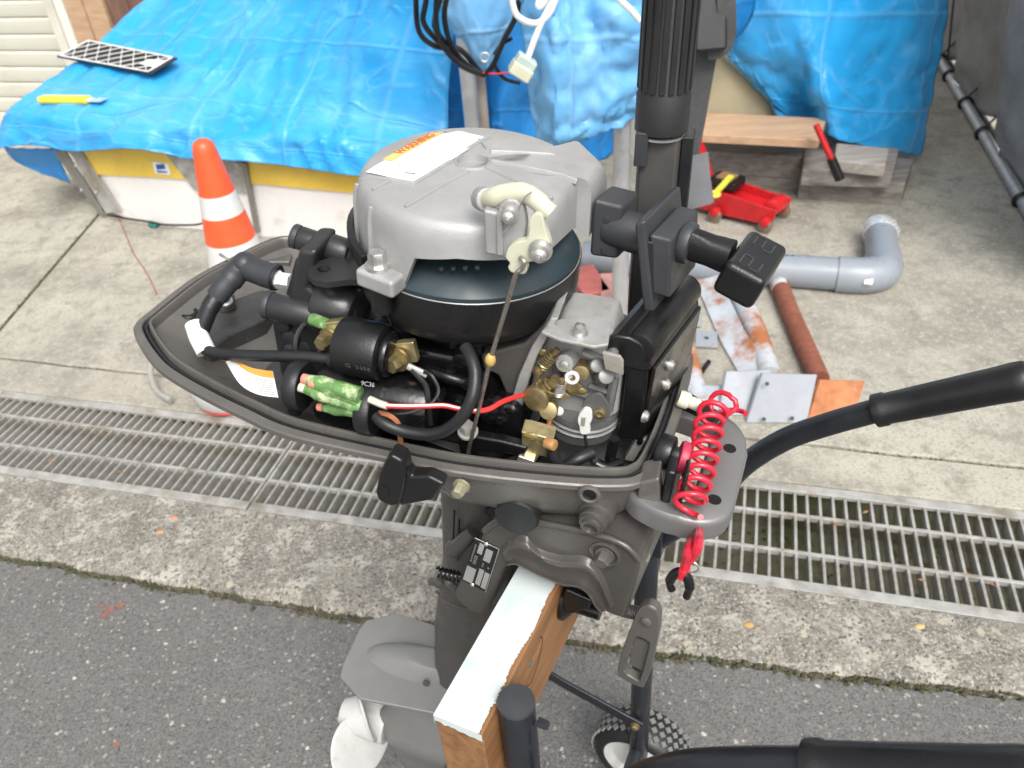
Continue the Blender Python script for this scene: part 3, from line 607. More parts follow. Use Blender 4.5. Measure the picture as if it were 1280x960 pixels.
# inner deep blue sheet
iy = 3.05
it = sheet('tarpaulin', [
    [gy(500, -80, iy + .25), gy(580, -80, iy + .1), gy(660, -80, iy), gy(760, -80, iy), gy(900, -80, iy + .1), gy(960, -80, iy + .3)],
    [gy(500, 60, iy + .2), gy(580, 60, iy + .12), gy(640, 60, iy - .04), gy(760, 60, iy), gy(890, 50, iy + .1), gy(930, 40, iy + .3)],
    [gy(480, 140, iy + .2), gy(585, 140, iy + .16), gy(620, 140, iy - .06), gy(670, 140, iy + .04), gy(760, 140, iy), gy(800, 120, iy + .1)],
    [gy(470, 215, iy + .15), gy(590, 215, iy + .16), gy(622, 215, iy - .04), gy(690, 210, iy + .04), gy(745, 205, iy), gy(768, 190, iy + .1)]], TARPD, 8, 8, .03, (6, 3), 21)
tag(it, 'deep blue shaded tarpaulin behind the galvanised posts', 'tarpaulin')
# right sheet
ry = 3.45
rt = sheet('tarpaulin', [
    [gy(880, -80, ry), gy(930, -80, ry), gy(980, -80, ry - .08), gy(1040, -80, ry - .05), gy(1110, -80, ry), gy(1160, -80, ry + .05), gy(1195, -80, ry + .15)],
    [gy(890, 0, ry), gy(935, 0, ry - .05), gy(985, 0, ry - .12), gy(1045, 0, ry - .08), gy(1110, 0, ry - .02), gy(1155, 0, ry + .04), gy(1188, 0, ry + .15)],
    [gy(905, 62, ry), gy(940, 60, ry - .06), gy(990, 62, ry - .12), gy(1035, 70, ry - .16), gy(1095, 66, ry - .06), gy(1145, 62, ry), gy(1178, 60, ry + .12)],
    [gy(930, 95, ry), gy(955, 100, ry - .04), gy(995, 104, ry - .06), gy(1030, 110, ry - .20), gy(1085, 108, ry - .10), gy(1135, 106, ry - .04), gy(1170, 100, ry + .08)],
    [gy(956, 122, ry), gy(972, 130, ry - .02), gy(1002, 136, ry - .02), gy(1036, 140, ry - .22), gy(1085, 148, ry - .14), gy(1130, 150, ry - .08), gy(1162, 146, ry + .04)],
    [gy(972, 149, ry), gy(985, 150, ry), gy(1008, 150, ry), gy(1040, 172, ry - .22), gy(1080, 182, ry - .18), gy(1118, 190, ry - .12), gy(1151, 195, ry)]], TARP, 9, 9, .016, (5, 4), 31, ridge=.7)
tag(rt, 'bright blue tarpaulin with a pointed lower corner over the timber stack', 'tarpaulin')

# ---- things lying on the boat tarpaulin
def mat_hit(u, v, d): return TY(u, v, d)
ma, mb_, mc, md_ = TY(78, 79, .78), TY(118, 58, .98), TY(229, 81, .64), TY(195, 101, .43)
nrm = (md_ - ma).cross(mb_ - ma).normalized()
if nrm.z < 0: nrm = -nrm
rm = thing('rubber_mat', 'black rubber mat with white diamond pattern lying on the boat tarpaulin', 'mat', ma)
lift = nrm * .030
MB().prism([p + lift for p in (ma, md_, mc, mb_)], nrm * .010).build('base', RUBBERD, rm, bevel=.004)
def mp(a, c): return ma + (md_ - ma) * a + (mb_ - ma) * c + ((mc - md_) - (mb_ - ma)) * a * c + lift + nrm * .0115
for (p, q) in (((.03, .06), (.97, .06)), ((.03, .94), (.97, .94)), ((.03, .06), (.03, .94)), ((.97, .06), (.97, .94))):
    MB().tube([mp(*p), mp(*q)], .0035, 4).build('border', WHITEM, rm)
for i in range(7):
    for (p, q) in (((.04 + i * .13, .06), (.17 + i * .13, .50)), ((.17 + i * .13, .50), (.04 + i * .13, .94)), ((.17 + i * .13, .06), (.04 + i * .13, .50)), ((.04 + i * .13, .50), (.17 + i * .13, .94))):
        MB().tube([mp(*p), mp(*q)], .0021, 4).build('pattern_line', WHITEM, rm)
MB().prism([mp(.80, .35), mp(.96, .30), mp(.96, .72), mp(.82, .62)], nrm * .002).build('worn_patch', WHITEM, rm)
sc = thing('paint_scraper', 'yellow handled scraper lying on the boat tarpaulin', 'scraper', TY(54, 129, .12))
p0, p1, p2, p3 = (TY(u, v, d) + V((0, 0, .014)) for u, v, d in ((54, 128, .08), (112, 129, .05), (117, 129, .05), (131, 129, .05)))
MB().sweep([p0, p0.lerp(p1, .05), p0.lerp(p1, .5), p1], [(-.020, -.014), (.020, -.014), (.026, 0), (.020, .014), (-.020, .014), (-.026, 0)]).build('handle', YEL, sc, bevel=.003)
MB().sweep([p1, p2], [(-.014, -.005), (.014, -.005), (.014, .005), (-.014, .005)]).build('ferrule', WHITEP, sc)
MB().sweep([p2, p3], [(-.022, -.002), (.022, -.002), (.022, .002), (-.022, .002)]).build('blade', mat('scraper_blade', (.35, .55, .6), .3), sc)

# ---- traffic cone
cb = V((-.880, 2.50, 0)); cone = thing('traffic_cone', 'orange and white striped traffic cone beside the boat transom', 'traffic cone', cb)
def cr(h): return .140 - (.140 - .031) * (h / .70)
MB().rings([[cb + V((a * .19, c * .19, 0)) for a, c in ((-1, -1), (1, -1), (1, 1), (-1, 1))], [cb + V((a * .19, c * .19, .022)) for a, c in ((-1, -1), (1, -1), (1, 1), (-1, 1))], [cb + V((a * .16, c * .16, .03)) for a, c in ((-1, -1), (1, -1), (1, 1), (-1, 1))]]).build('base', CONEO, cone, bevel=.01)
for nm, m, h0, h1 in (('orange_band', CONEO, .028, .11), ('white_band', CONEW, .11, .22), ('orange_band', CONEO, .22, .28), ('white_band', CONEW, .28, .375), ('orange_band', CONEO, .375, .465), ('white_band', CONEW, .465, .535)):
    MB().lathe(cb, (0, 0, 1), [(cr(h0), h0), (cr(h1), h1)], 36).build(nm, m, cone)
MB().lathe(cb, (0, 0, 1), [(cr(.535), .535), (cr(.62), .62), (cr(.67), .67), (cr(.69), .688), (.024, .698), (.012, .704), (.001, .705)], 36).build('orange_tip', CONEO, cone)

# ---- white tub at the drain edge
tb = gz(292, 497); tub = thing('plastic_tub', 'white round tub with red bottom edge and grey tube at the drain', 'tub', tb)
MB().lathe(tb, (0, 0, 1), [(.075, .012), (.100, .016), (.112, .03), (.120, .09), (.116, .14), (.09, .18), (.05, .195), (.001, .2)], 36).build('body', WHITEP, tub)
MB().lathe(tb, (0, 0, 1), [(.080, .004), (.1005, .006), (.106, .014), (.103, .020), (.08, .018)], 36).build('foot_ring', mat('tub_red', (.55, .07, .06), .45), tub)
MB().tube(cat_rom([gz(214, 500, .02), gz(196, 488, .03), gz(188, 462, .06), gz(200, 440, .10), tb + V((-.1, .05, .11))], 6), .010, 8).build('tube_handle', mat('grey_tube', (.28, .28, .25), .45), tub)

# ---- posts, bricks, cables behind the motor
def post(u, v0, d, r, label):
    p = gd(u, v0, d); b0 = V((p.x, p.y, 0.0)); g = MB().cyl(b0, V((p.x, p.y, 2.2)), r, n=20).build('steel_post', GALVP); return tag(g, label, 'post', 'galvanised posts holding the tarpaulins'), b0
post(588, 130, 2.75, .026, 'galvanised steel post under the tarpaulin corner with the eyelet')
tp_, _ = post(603, 130, 2.82, .018, 'thin tan post close beside the galvanised post behind the starter cover'); tp_.data.materials[0] = mat('tan_steel', (.34, .30, .26), .5, var=.15)
pp, pb = post(777, 220, 2.45, .026, 'galvanised steel post standing on a pink brick behind the tiller arm')
def brick_at(u, v, m, label, rot):
    c = gz(u, v); ax = V((math.cos(rot), math.sin(rot), 0)); ay = V((-ax.y, ax.x, 0))
    return tag(MB().obox(c + V((0, 0, .045)), ax * .05, ay * .1, V((0, 0, .045))).build('brick_block', m, bevel=.006), label, 'brick')
brick_at(736, 376, BRICK, 'dark red brick on the concrete behind the starter cover', .2)
brick_at(768, 386, BRICKP, 'faded pink brick at the foot of the galvanised post', -.1)
wx = 2.55
cb_ = thing('cable_bundle', 'looped bundle of black cables hanging from the tarpaulin corner', 'cable bundle', gy(560, 40, wx))
for i, P in enumerate(([(524, -40), (520, 0), (524, 40), (545, 58), (575, 62), (600, 90), (607, 92)], [(540, -40), (532, 5), (530, 30), (552, 56), (570, 70), (590, 88), (606, 93)], [(552, -40), (545, 10), (548, 44), (560, 66), (580, 84), (606, 94)], [(560, -30), (550, 0), (543, 30), (552, 48), (562, 55)], [(568, -30), (556, 10), (560, 45), (574, 72), (596, 90)], [(650, -10), (645, 20), (630, 50), (617, 80), (608, 92)], [(640, 48), (628, 55), (618, 68)], [(618, 82), (630, 98), (650, 104)])):
    MB().tube(cat_rom([gy(u, v, wx - .02 * (i % 3) + .01 * k) for k, (u, v) in enumerate(P)], 6), .0085 if i < 6 else .006, 7).build('cable', BLACK, cb_)
MB().tube(cat_rom([gy(604, 91, wx), gy(622, 92, wx - .02), gy(640, 90, wx - .03)], 4), .003, 5).build('red_lead', WIRER, cb_)
pl = thing('plug_lead', 'white power lead with a square plug hanging before the tarpaulin', 'cable', gy(680, 30, 2.08))
for P in ([(636, -30), (642, 10), (652, 24), (670, 29), (684, 20), (692, 6), (700, -20)], [(703, -25), (688, 6), (676, 30), (668, 50), (660, 72)], [(690, -12), (676, 8), (673, 4), (682, -2), (694, -4)], [(760, -20), (775, 0), (790, 14), (800, 26)]):
    MB().tube(cat_rom([gy(u, v, 2.08) for u, v in P], 6), .0075, 8).build('lead', WIREW, pl)
ph = gy(653, 84, 2.08); pd = (gy(648, 92, 2.08) - gy(660, 72, 2.08)).normalized(); ps = pd.cross(V((0, 1, 0))).normalized()
MB().obox(gy(657, 78, 2.08), pd * .014, ps * .026, V((0, .02, 0))).build('plug_shell', mat('plug_grey', (.42, .50, .46), .5), pl, bevel=.005)
MB().obox(gy(651, 88, 2.08), pd * .016, ps * .028, V((0, .024, 0))).build('plug_face', CREAM, pl, bevel=.005)

# ---- webbing strap and buckle behind the tiller
st = thing('webbing_strap', 'grey webbing strap with buckle hanging behind the tiller grip', 'strap', gy(870, 100, 2.1))
MB().sweep(cat_rom([gy(884, -40, 2.1), gy(884, 20, 2.1), gy(884, 55, 2.1), gy(878, 80, 2.1), gy(868, 140, 2.1), gy(858, 200, 2.1), gy(856, 250, 2.1)], 6), [(-.032, -.004), (.032, -.004), (.032, .004), (-.032, .004)], (0, -1, 0)).build('strap', WEB, st)
MB().sweep(cat_rom([gy(906, -40, 2.07), gy(908, 10, 2.06), gy(908, 45, 2.06), gy(900, 60, 2.06), gy(886, 62, 2.06)], 6), [(-.022, -.004), (.022, -.004), (.022, .004), (-.022, .004)], (0, -1, 0)).build('loose_end', WEB, st)
MB().obox(gy(888, 28, 2.06), (.04, 0, 0), (0, .010, 0), (0, .02, .06)).build('buckle', RUBBERD, st, bevel=.01)
gbk = MB().sweep(cat_rom([gy(866, 195, 2.08), gy(869, 225, 2.08), gy(874, 258, 2.08)], 4), [(-.042, -.004), (.042, -.004), (.030, .004), (-.03, .004)], (0, -1, 0)).build('strap_tongue', mat('pale_webbing', (.15, .155, .165), .7), st)

# ---- timber stack, plank, cream board under the right tarpaulin
def timber(name, P, h, m, label, cat='timber', grp=None, bev=.006):
    o = MB().prism([V(p) for p in P], (0, 0, h)).build(name, m, bevel=bev); return tag(o, label, cat, grp)
def quadz(c, z): return [gz(u, v, z) for u, v in c]
timber('grey_timber', [gz(996, 249), gz(1125, 258), gz(1136, 226), gz(1001, 216)], .10, OLDW, 'thick grey timber block behind the foil ended pipe')
timber('grey_timber', [gz(1000, 232, .10), gz(1112, 236, .10), gz(1120, 205, .10), gz(1003, 196, .10)], .07, OLDW, 'smaller grey timber lying on the thick grey block')
timber('grey_timber', [gz(866, 232), gz(998, 240), gz(1003, 212), gz(868, 205)], .06, OLDW, 'long weathered timber running from the red jack to the thick block')
timber('grey_timber', [gz(872, 216, .06), gz(1000, 224, .06), gz(1006, 200, .06), gz(876, 192, .06)], .10, OLDW, 'dark weathered timber on top of the long one beneath the plank')
timber('grey_timber', [gz(1040, 215, .17), gz(1104, 222, .17), gz(1108, 200, .17), gz(1043, 193, .17)], .05, PALEW, 'short pale timber offcut under the tarpaulin corner')
pk = timber('plank', [gz(868, 178, .27), gz(1022, 186, .27), gz(1032, 158, .27), gz(872, 150, .27)], .035, PLANK, 'fresh orange brown plank laid across the timber stack', 'plank', None, .004)
cbp = MB().rings([[gy(u, v, 3.5 + o_) for u, v in ((885, 60), (905, 70), (935, 100), (960, 126), (1000, 150), (975, 156), (930, 159), (878, 152))] for o_ in (0, .25)]).build('cream_sack', CREAMB, bevel=.02)
tag(cbp, 'cream coloured soft sheet bulging out above the plank', 'sheet')
tag(MB().prism([gz(800, 210), gz(1060, 225), gz(1075, 150), gz(815, 140)], (0, 0, .02)).build('shadow_board', OLDW), 'flat board standing in for shade under the timber stack', 'board')  # flat sheet laid in as the shade beneath the stack

# ---- floor jack
jk = thing('floor_jack', 'red hydraulic floor jack with a yellow wrench across it', 'jack', gz(905, 285))
j0 = gz(862, 266); j1_ = gz(955, 290); jd = (j1_ - j0); jd.z = 0; jl = jd.length; jd.normalize(); js = V((-jd.y, jd.x, 0))
for s_ in (0, .13):
    MB().prism([j0 + jd * a + js * s_ + V((0, 0, z)) for a, z in ((-.04, .03), (.16, .025), (.30, .03), (.36, .05), (.375, .10), (.30, .105), (.16, .12), (.05, .12), (-.04, .10))], js * .012).build('side_plate', REDP, jk, bevel=.004)
MB().prism([j0 + jd * a + js * .012 + V((0, 0, z)) for a, z in ((.0, .08), (.13, .085), (.34, .075), (.34, .065), (0, .06))], js * .118).build('deck_plate', REDP, jk, bevel=.004)
MB().rcyl(j0 + jd * .34 + js * .02 + V((0, 0, .095)), j0 + jd * .34 + js * .125 + V((0, 0, .085)), .032, .008).build('nose', REDP, jk)
MB().obox(j0 + jd * .12 + js * .07 + V((0, 0, .14)), jd * .06, js * .05, V((0, 0, .018))).build('saddle', BLACK, jk, bevel=.006)
MB().obox(j0 + jd * .12 + js * .07 + V((0, 0, .16)), jd * .035, js * .032, V((0, 0, .006))).build('saddle_pad', mat('pad_brown', (.22, .13, .06), .8), jk, bevel=.003)
MB().obox(j0 + jd * .0 + js * .07 + V((.01, 0, .20)), V((.012, 0, -.03)), js * .04, V((-.05, 0, .14))).build('handle_socket', REDP, jk, bevel=.006)
for a, s_ in ((.13, -.03), (.13, .16), (.34, -.01), (.34, .15)):
    w0 = j0 + jd * a + js * s_ + V((0, 0, .03)); ww = MB().rcyl(w0 - js * .012, w0 + js * .012, .028, .004, 16).build('castor', mat('castor_metal', (.25, .20, .15), .5, metal=.5), jk)
    MB().rcyl(w0 + V((0, 0, .02)) - js * .022, w0 + V((0, 0, .02)) + js * .016, .018, .004, 16).build('castor_fork', REDP, jk)
wr = thing('wrench', 'yellow green ring wrench lying across the red jack', 'wrench', gz(900, 235, .17))
wa, wb = gz(893, 243, .19), gz(914, 220, .19)
MB().sweep([wa, wa.lerp(wb, .5), wb], [(-.012, -.005), (.012, -.005), (.012, .005), (-.012, .005)]).build('shank', YELG, wr, bevel=.002)
MB().torus(wa, (0, 0, 1), .018, .008, 16, 6).build('ring_end', YELG, wr)
jh = thing('jack_handle', 'red jack handle with black grip leaning against the plank end', 'handle', gz(1048, 222))
h0, h1, h2 = gy(1050, 224, 2.98), gy(1039, 198, 3.0), gy(1020, 156, 3.04)
MB().tube([h0, h1], [.020, .018], 12).build('grip', BLACK, jh); MB().tube([h1, h2], .012, 12).build('rod', REDP, jh)
tag(MB().sphere(gz(882, 308, .012), .05, 14, (1, .45, .22)).build('white_float', WHITEP), 'small white rounded plastic piece on the concrete before the jack', 'plastic piece')

# ---- PVC elbow pipe with foil end
pv = thing('pvc_pipe', 'grey plastic pipe with elbow and foil wrapped end on the concrete', 'pipe', gz(1110, 340))
pr = .057
q0 = gz(868, 330, pr); q1 = gz(1075, 345, pr); q2 = gz(1112, 312, pr); q3 = gz(1098, 262, pr)
d1 = (q1 - q0).normalized(); d2 = (q2 - q3).normalized()
cor = gz(1106, 347, pr)
q0 = cor - d1 * 1.0; d2 = (q3 - cor).normalized()
MB().tube([cor - d1 * 1.05, cor - d1 * .12], pr, 28).build('long_run', PVC, pv)
MB().tube(cat_rom([cor - d1 * .155, cor - d1 * .10, cor - d1 * .055 + d2 * .008, cor - d1 * .012 + d2 * .035, cor + d2 * .085, cor + d2 * .14], 6), pr + .006, 28).build('elbow', PVC, pv, ang=60)
MB().tube([cor + d2 * .12, cor + d2 * .36], pr, 28).build('short_run', PVC, pv)
fo = MB(); 
fr_ = []
pvn = (cor + d2 * .36)
ax_, bx_ = fo.frame(d2)
for i, (o_, r_) in enumerate(((-.045, pr + .004), (-.02, pr + .006), (.005, pr + .006), (.02, pr), (.028, pr * .5), (.03, .001))):
    fr_.append([pvn + d2 * o_ + (ax_ * math.cos(k * 6.28318 / 24) + bx_ * math.sin(k * 6.28318 / 24)) * (r_ * (1 + (.10 * noise.noise(V((k * .9, i * 1.3, 2))) if r_ > .01 else 0))) for k in range(24)])
fo.rings(fr_).build('foil_cap', FOIL, pv, ang=15)
lb = gz(1084, 350, pr); 
MB().prism([p for p in (gz(1080, 345, .075), gz(1091, 346, .075), gz(1089, 357, .06), (gz(1079, 356, .06)))], V((0, -.006, .008))).build('maker_label', LABELW, pv)

# ---- rusty steel brackets
def bracket(px, pw, label, m, foot=None, mfoot=None, r=.028, flat=False):
    t = thing('steel_bracket', label, 'steel bracket', gz(*px[-1]), 0, 'rusty painted steel brackets on the concrete')
    pts = [gz(u, v, r) for u, v in px]
    if flat:
        MB().sweep(pts, [(-pw, -r * .9), (pw, -r * .9), (pw, -r * .5), (-pw * .2, r * .2), (-pw, r * .9)]).build('arm', m, t, bevel=.002)
    else: MB().tube(pts, pw, 18).build('arm', m, t)
    if foot:
        fp = MB().prism([gz(u, v, z) for u, v, z in foot], V((.004, -.010, .006))).build('base_plate', mfoot or m, t, bevel=.002)
    return t
t1 = bracket([(880, 342), (915, 420), (948, 476)], .036, 'flat angle bracket with half its white paint rusted away', RUST, [(905, 464, .10), (960, 462, .10), (950, 520, .0), (895, 518, .0)], mat('plate_paint', (.28, .30, .33), .5, var=.08, col2=(.40, .16, .06), c2s=9, c2lo=.62, c2hi=.68, bump=.1), flat=True)
t2 = bracket([(925, 372), (945, 415), (962, 470)], .035, 'round bracket tube with white middle and rusty ends', RUST, [(950, 466, .12), (1018, 468, .12), (1005, 528, .0), (930, 528, .0)], MATS['plate_paint'])
for (u, v, z) in ((957, 478, .10), (953, 522, .01), (988, 521, .01)):
    MB().lathe(gz(u, v, z + .012) + V((0, -.012, .004)), (.1, -.75, .6), [(.006, 0), (.006, .002)], 10).build('bolt_hole', mat('hole_dark', (.05, .05, .05), .9), t2)
t3 = bracket([(968, 335), (985, 385), (1024, 474)], .031, 'dark brown fully rusted bracket tube with orange plate', RUSTD, [(1022, 474, .06), (1078, 476, .06), (1062, 522, .0), (1004, 530, .0)], RUSTM)
MB().tube([gz(964, 322, .028), gz(976, 362, .028)], .0325, 18).build('paint_collar', RUST, t3)
t4 = bracket([(848, 400), (862, 450), (872, 500)], .030, 'rusty bracket tube mostly hidden behind the black air box', RUST, [(850, 480, .05), (912, 482, .05), (905, 520, .0), (846, 520, .0)], MATS['plate_paint'])
def plate(u, v, a, s1, s2, label):
    c = gz(u, v, .012); ax = V((math.cos(a), math.sin(a), 0)); ay = V((-ax.y, ax.x, 0))
    o = thing('steel_plate', label, 'steel plate', c); MB().obox(c, ax * s1, ay * s2, V((0, 0, .004))).build('plate', MATS['plate_paint'], o, bevel=.002)
    MB().lathe(c + V((0, 0, .0045)), (0, 0, 1), [(.008, 0), (.008, .001)], 10).build('bolt_hole', MATS['hole_dark'], o)
plate(860, 401, -.3, .045, .03, 'small grey drilled plate between the post and the rusty brackets')
plate(883, 424, -.25, .035, .045, 'small upright grey plate beside the flat rusty bracket')
tag(MB().tube([gz(877, 465, .01), gz(886, 452, .012)], .008, 8).build('black_offcut', BLACK), 'short black rod offcut lying between the rusty brackets', 'rod')
tag(MB().tube(cat_rom([gz(846, 505, .03), gz(830, 470, .03), gz(852, 380, .03)], 4), .022, 12).build('steel_tube', RUST), 'rusty white tube lying behind the air box front', 'tube')

# ---- net fence on the right
nf = thing('net_fence', 'grey mesh sheet fence tied to a ground pipe', 'fence', gz(1280, 255))
r0, r1, = gz(1170, 66, .03), gz(1330, 340, .03); rdir = (r1 - r0).normalized()
MB().tube([r0 - rdir * 1.5, r1], .024, 16).build('ground_pipe', GALVP, nf)
MB().tube([r0 - rdir * 1.5 + V((.06, 0, -.02)), r1 + V((.06, 0, -.02))], .014, 10).build('dark_rail', BLACK, nf)
rn = V((rdir.y, -rdir.x, 0)); rn = rn if rn.x > 0 else -rn
def nfp(a, h, off=0.0): return r0 + (r1 - r0) * a + rn * (.05 + off) + V((0, 0, h))
rows = []
for h, hv in ((0, 1), (.25, 0), (.6, 0), (1.1, 0), (1.7, 0)):
    rows.append([nfp(a, h + hv * (-.02 + .07 * abs(math.sin(a * 9))), .05 * math.sin(a * 17 + h * 3) - h * .12) for a in (-.6, -.4, -.2, 0, .12, .24, .36, .48, .6, .72, .84, .96, 1.08)])
sheet('net_sheet', rows, NETM, 5, 8, .03, (9, 3), 40, parent=nf, ridge=1.0)
for a in (.06, .17, .34, .50, .78):
    c = nfp(a, .0) - rn * .05
    MB().torus(c, rdir, .030, .009, 14, 6).build('tie', BLACK, nf)
    MB().tube(cat_rom([c + V((0, 0, .03)), c + rn * .05 + V((0, 0, .10)), c + rn * .10 + V((0, 0, .16))], 4), .005, 6).build('tie_cord', BLACK, nf)
MB().tube([nfp(.12, .05, -.05), nfp(.10, 1.4, -.22)], .005, 6).build('seam_cord', BLACK, nf)
# ---- small litter on the ground
wsh = tag(MB().torus(gz(951, 826, -.012), (0, 0, 1), .006, .0026, 14, 6).build('washer', mat('washer_dull', (.5, .48, .42), .5, metal=.4)), 'small dull washer lying on the asphalt by the kerb', 'washer')
for i, (u, v, c) in enumerate(((936, 781, (.50, .30, .10)), (1150, 783, (.52, .36, .16)), (218, 647, (.5, .22, .12)), (200, 665, (.5, .24, .13)))):
    tag(MB().sphere(gz(u, v, .002), .011, 8, (1, .7, .3)).build('pebble', mat('pebble_%d' % i, c, .8)), ['tan pebble on the kerb below the red lanyard', 'tan pebble on the kerb below the far grate', 'orange pebble on the kerb nearest the grate joint', 'orange pebble on the kerb, the lower of two'][i], 'pebble')
b = MB()
for i in range(300):
    e, n_ = rnd.uniform(-2, 1.3), rnd.uniform(.2, 1.04); s_ = rnd.uniform(.0008, .002); c = D(e, n_, -.018)
    b.add([c + V((s_, 0, 0)), c + V((0, s_ * .8, 0)), c + V((-s_, 0, 0)), c + V((0, -s_, 0)), c + V((0, 0, s_ * .8))], [(0, 1, 4), (1, 2, 4), (2, 3, 4), (3, 0, 4)])
tag(b.build('grit', mat('pale_grit', (.5, .49, .46), .7, var=.4, scale=50), kind='stuff'), 'pale grit scattered over the asphalt', 'grit')

# reddish stain flakes on the asphalt
b = MB()
for (u, v, r_) in ((137, 762, .012), (150, 757, .010), (131, 770, .009), (126, 758, .007), (146, 930, .007)):
    c = gz(u, v, -.0165); b.add([c + V((math.cos(k * .785), math.sin(k * .785), 0)) * r_ * (1 + .5 * noise.noise(V((k, u, 0)))) for k in range(8)], [tuple(range(8))])
tag(b.build('brick_dust', mat('brick_dust', (.22, .105, .075), .95, var=.3, scale=90), kind='stuff'), 'reddish brick dust smeared on the asphalt', 'dust')

# fallen leaf scraps on the grates
b = MB()
for (u, v) in ((1018, 620), (1045, 655), (1082, 640), (1240, 730), (62, 575), (110, 560), (150, 590), (120, 540), (1152, 725), (700, 640)):
    c = gz(u, v, .003); a = rnd.uniform(0, 6.28)
    b.add([c + V((math.cos(a), math.sin(a), .1)) * .010, c + V((-math.sin(a), math.cos(a), .2)) * .004, c - V((math.cos(a), math.sin(a), 0)) * .010, c + V((math.sin(a), -math.cos(a), .1)) * .004], [(0, 1, 2, 3)])
tag(b.build('leaf_scraps', mat('leaf_scrap', (.26, .13, .05), .85, var=.5, scale=6), kind='stuff'), 'small brown leaf scraps caught on the drain grates', 'leaves')
# faint printing along the grey pipe
for k in range(16):
    if k in (4, 9): continue
    c = cor - d1 * (.70 - k * .026) + V((0, 0, pr + .0005)) + V((d1.y, -d1.x, 0)) * -.006
    MB().obox(c, d1 * (.005 + .004 * (k % 3)), V((-d1.y, d1.x, 0)) * .005, V((0, 0, .0006))).build('printed_mark', mat('pipe_print', (.08, .10, .16), .6), pv)

# ================================================================== STAND (cart)
SB = S(-.21, .556, 0)
cart = thing('motor_cart', 'black tube outboard motor cart with rubber grips and spoked out wheels', 'cart', SB, SA)
cart['label'] = 'black tubular outboard motor cart with two grip handles and wooden board'
Yn, Yf = .356, .757
TX = -.212
BZ = .88
for yy in (Yn, Yf):
    # upright
    up = MB().rcyl(S(TX, yy, .12), S(TX, yy, BZ + .008 if yy == Yn else BZ - .02), .0165, .002, 24).build('upright', TUBEB, cart)
    MB().lathe(S(TX, yy, BZ + .008 if yy == Yn else BZ - .02), (0, 0, 1), [(.0168, 0), (.0172, .002), (.0165, .005), (.001, .006)], 24).build('end_cap', mat('cap_grey', (.045, .047, .052), .42, var=.2, bump=.1), up)
    # handle
    hy = yy - (.015 if yy == Yn else 0)
    hp = cat_rom([S(TX + .012, hy, .690), S(-.168, hy, .735), S(-.130, hy, .800), S(-.098, hy, .866), S(-.06, hy, .916), S(-.02, hy, .950), S(.02, hy, .979), S(.05, hy, 1.0)], 6)
    hd = MB().tube(hp, .0130, 16).build('handle', TUBEB, cart)
    g0, g1 = S(.024, hy, .982), S(.148, hy, 1.056); gd_ = (g1 - g0).normalized(); L_ = (g1 - g0).length
    MB().lathe(g0, gd_, [(.0142, 0), (.0180, .002), (.0180, .012), (.0165, .014), (.0172, .05), (.0182, L_ - .03), (.0190, L_ - .012), (.0185, L_ - .003), (.0165, L_), (.009, L_ + .0015), (.001, L_ + .0015)], 28).build('rubber_grip', BLACK, hd)
    MB().obox(S(TX + .018, hy, .70), SXv * .006, SYv * .02, V((0, 0, .02))).build('handle_lug', TUBEB, hd, bevel=.002)
    # wheel
    wc = S(TX + .012, yy + (-.045 if yy == Yn else .045) * 0 - .035, .095)
    wc = S(TX - .004, yy + .025, .090)
    if yy == Yn: wc = S(TX - .012, yy - .05, .090)
    wh = MB().lathe(wc - SYv * .004, SYv, [(.001, -.018), (.016, -.018), (.018, -.010), (.050, -.006), (.056, -.016), (.062, -.018), (.062, .05), (.05, .05), (.001, .04)], 32).build('wheel', WHITEP, cart)
    MB().lathe(wc - SYv * .004, SYv, [(.062, -.018), (.066, -.022), (.074, -.021), (.083, -.012), (.087, .0), (.088, .015), (.087, .032), (.083, .044), (.074, .053), (.062, .05)], 36, cap=False).build('tyre', RUBBERD, wh)
    tb_ = None
    for k in range(36):
        for j in range(4):
            a = 6.28318 * (k + .5 * (j % 2)) / 36; rdv = SXv * math.cos(a) + V((0, 0, 1)) * math.sin(a); tv = SXv * -math.sin(a) + V((0, 0, 1)) * math.cos(a)
            c = wc - SYv * .004 + SYv * (-.006 + j * .0145) + rdv * .0885
            if tb_ is None: tb_ = MB()
            tb_.add([c + tv * .0065 + rdv * .001, c + SYv * .0065 + rdv * .001, c - tv * .0065 + rdv * .001, c - SYv * .0065 + rdv * .001, c + tv * .0065 - rdv * .003, c + SYv * .0065 - rdv * .003, c - tv * .0065 - rdv * .003, c - SYv * .0065 - rdv * .003], [(0, 1, 2, 3), (0, 4, 5, 1), (1, 5, 6, 2), (2, 6, 7, 3), (3, 7, 4, 0)])
    tb_.build('tread', mat('dusty_tread', (.16, .158, .15), .85, var=.2), wh, kind='stuff')
    # rear leg and brace
    rl = MB().tube([S(-.285, yy, .74), S(-.40, yy, .40), S(-.52, yy, .02)], .0130, 14).build('kick_leg', TUBEB, cart)
    zb = (.262 if yy == Yf else .262)
    bx0 = S(TX + .0, yy - .020, zb)
    MB().sweep([S(TX + .010, yy - .020, zb - .003), S(-.34, yy - .020, .30), S(-.43, yy - .015, .325)], [(-.003, -.011), (.003, -.011), (.003, .011), (-.003, .011)]).build('brace', TUBEB, cart, bevel=.002)
    MB().hexbolt(bx0 - SYv * .004, -SYv, .006, .006).build('brace_bolt', BRASS, cart)
MB().tube([S(TX - .012, Yn - .05, .09), S(TX - .012, Yf + .08, .09)], .008, 12).build('axle', STEEL, cart)
MB().tube([S(TX, Yn, .16), S(TX, Yf, .16)], .012, 12).build('cross_tube', TUBEB, cart)
MB().tube([S(-.50, Yn, .08), S(-.50, Yf, .08)], .012, 12).build('cross_tube', TUBEB, cart)
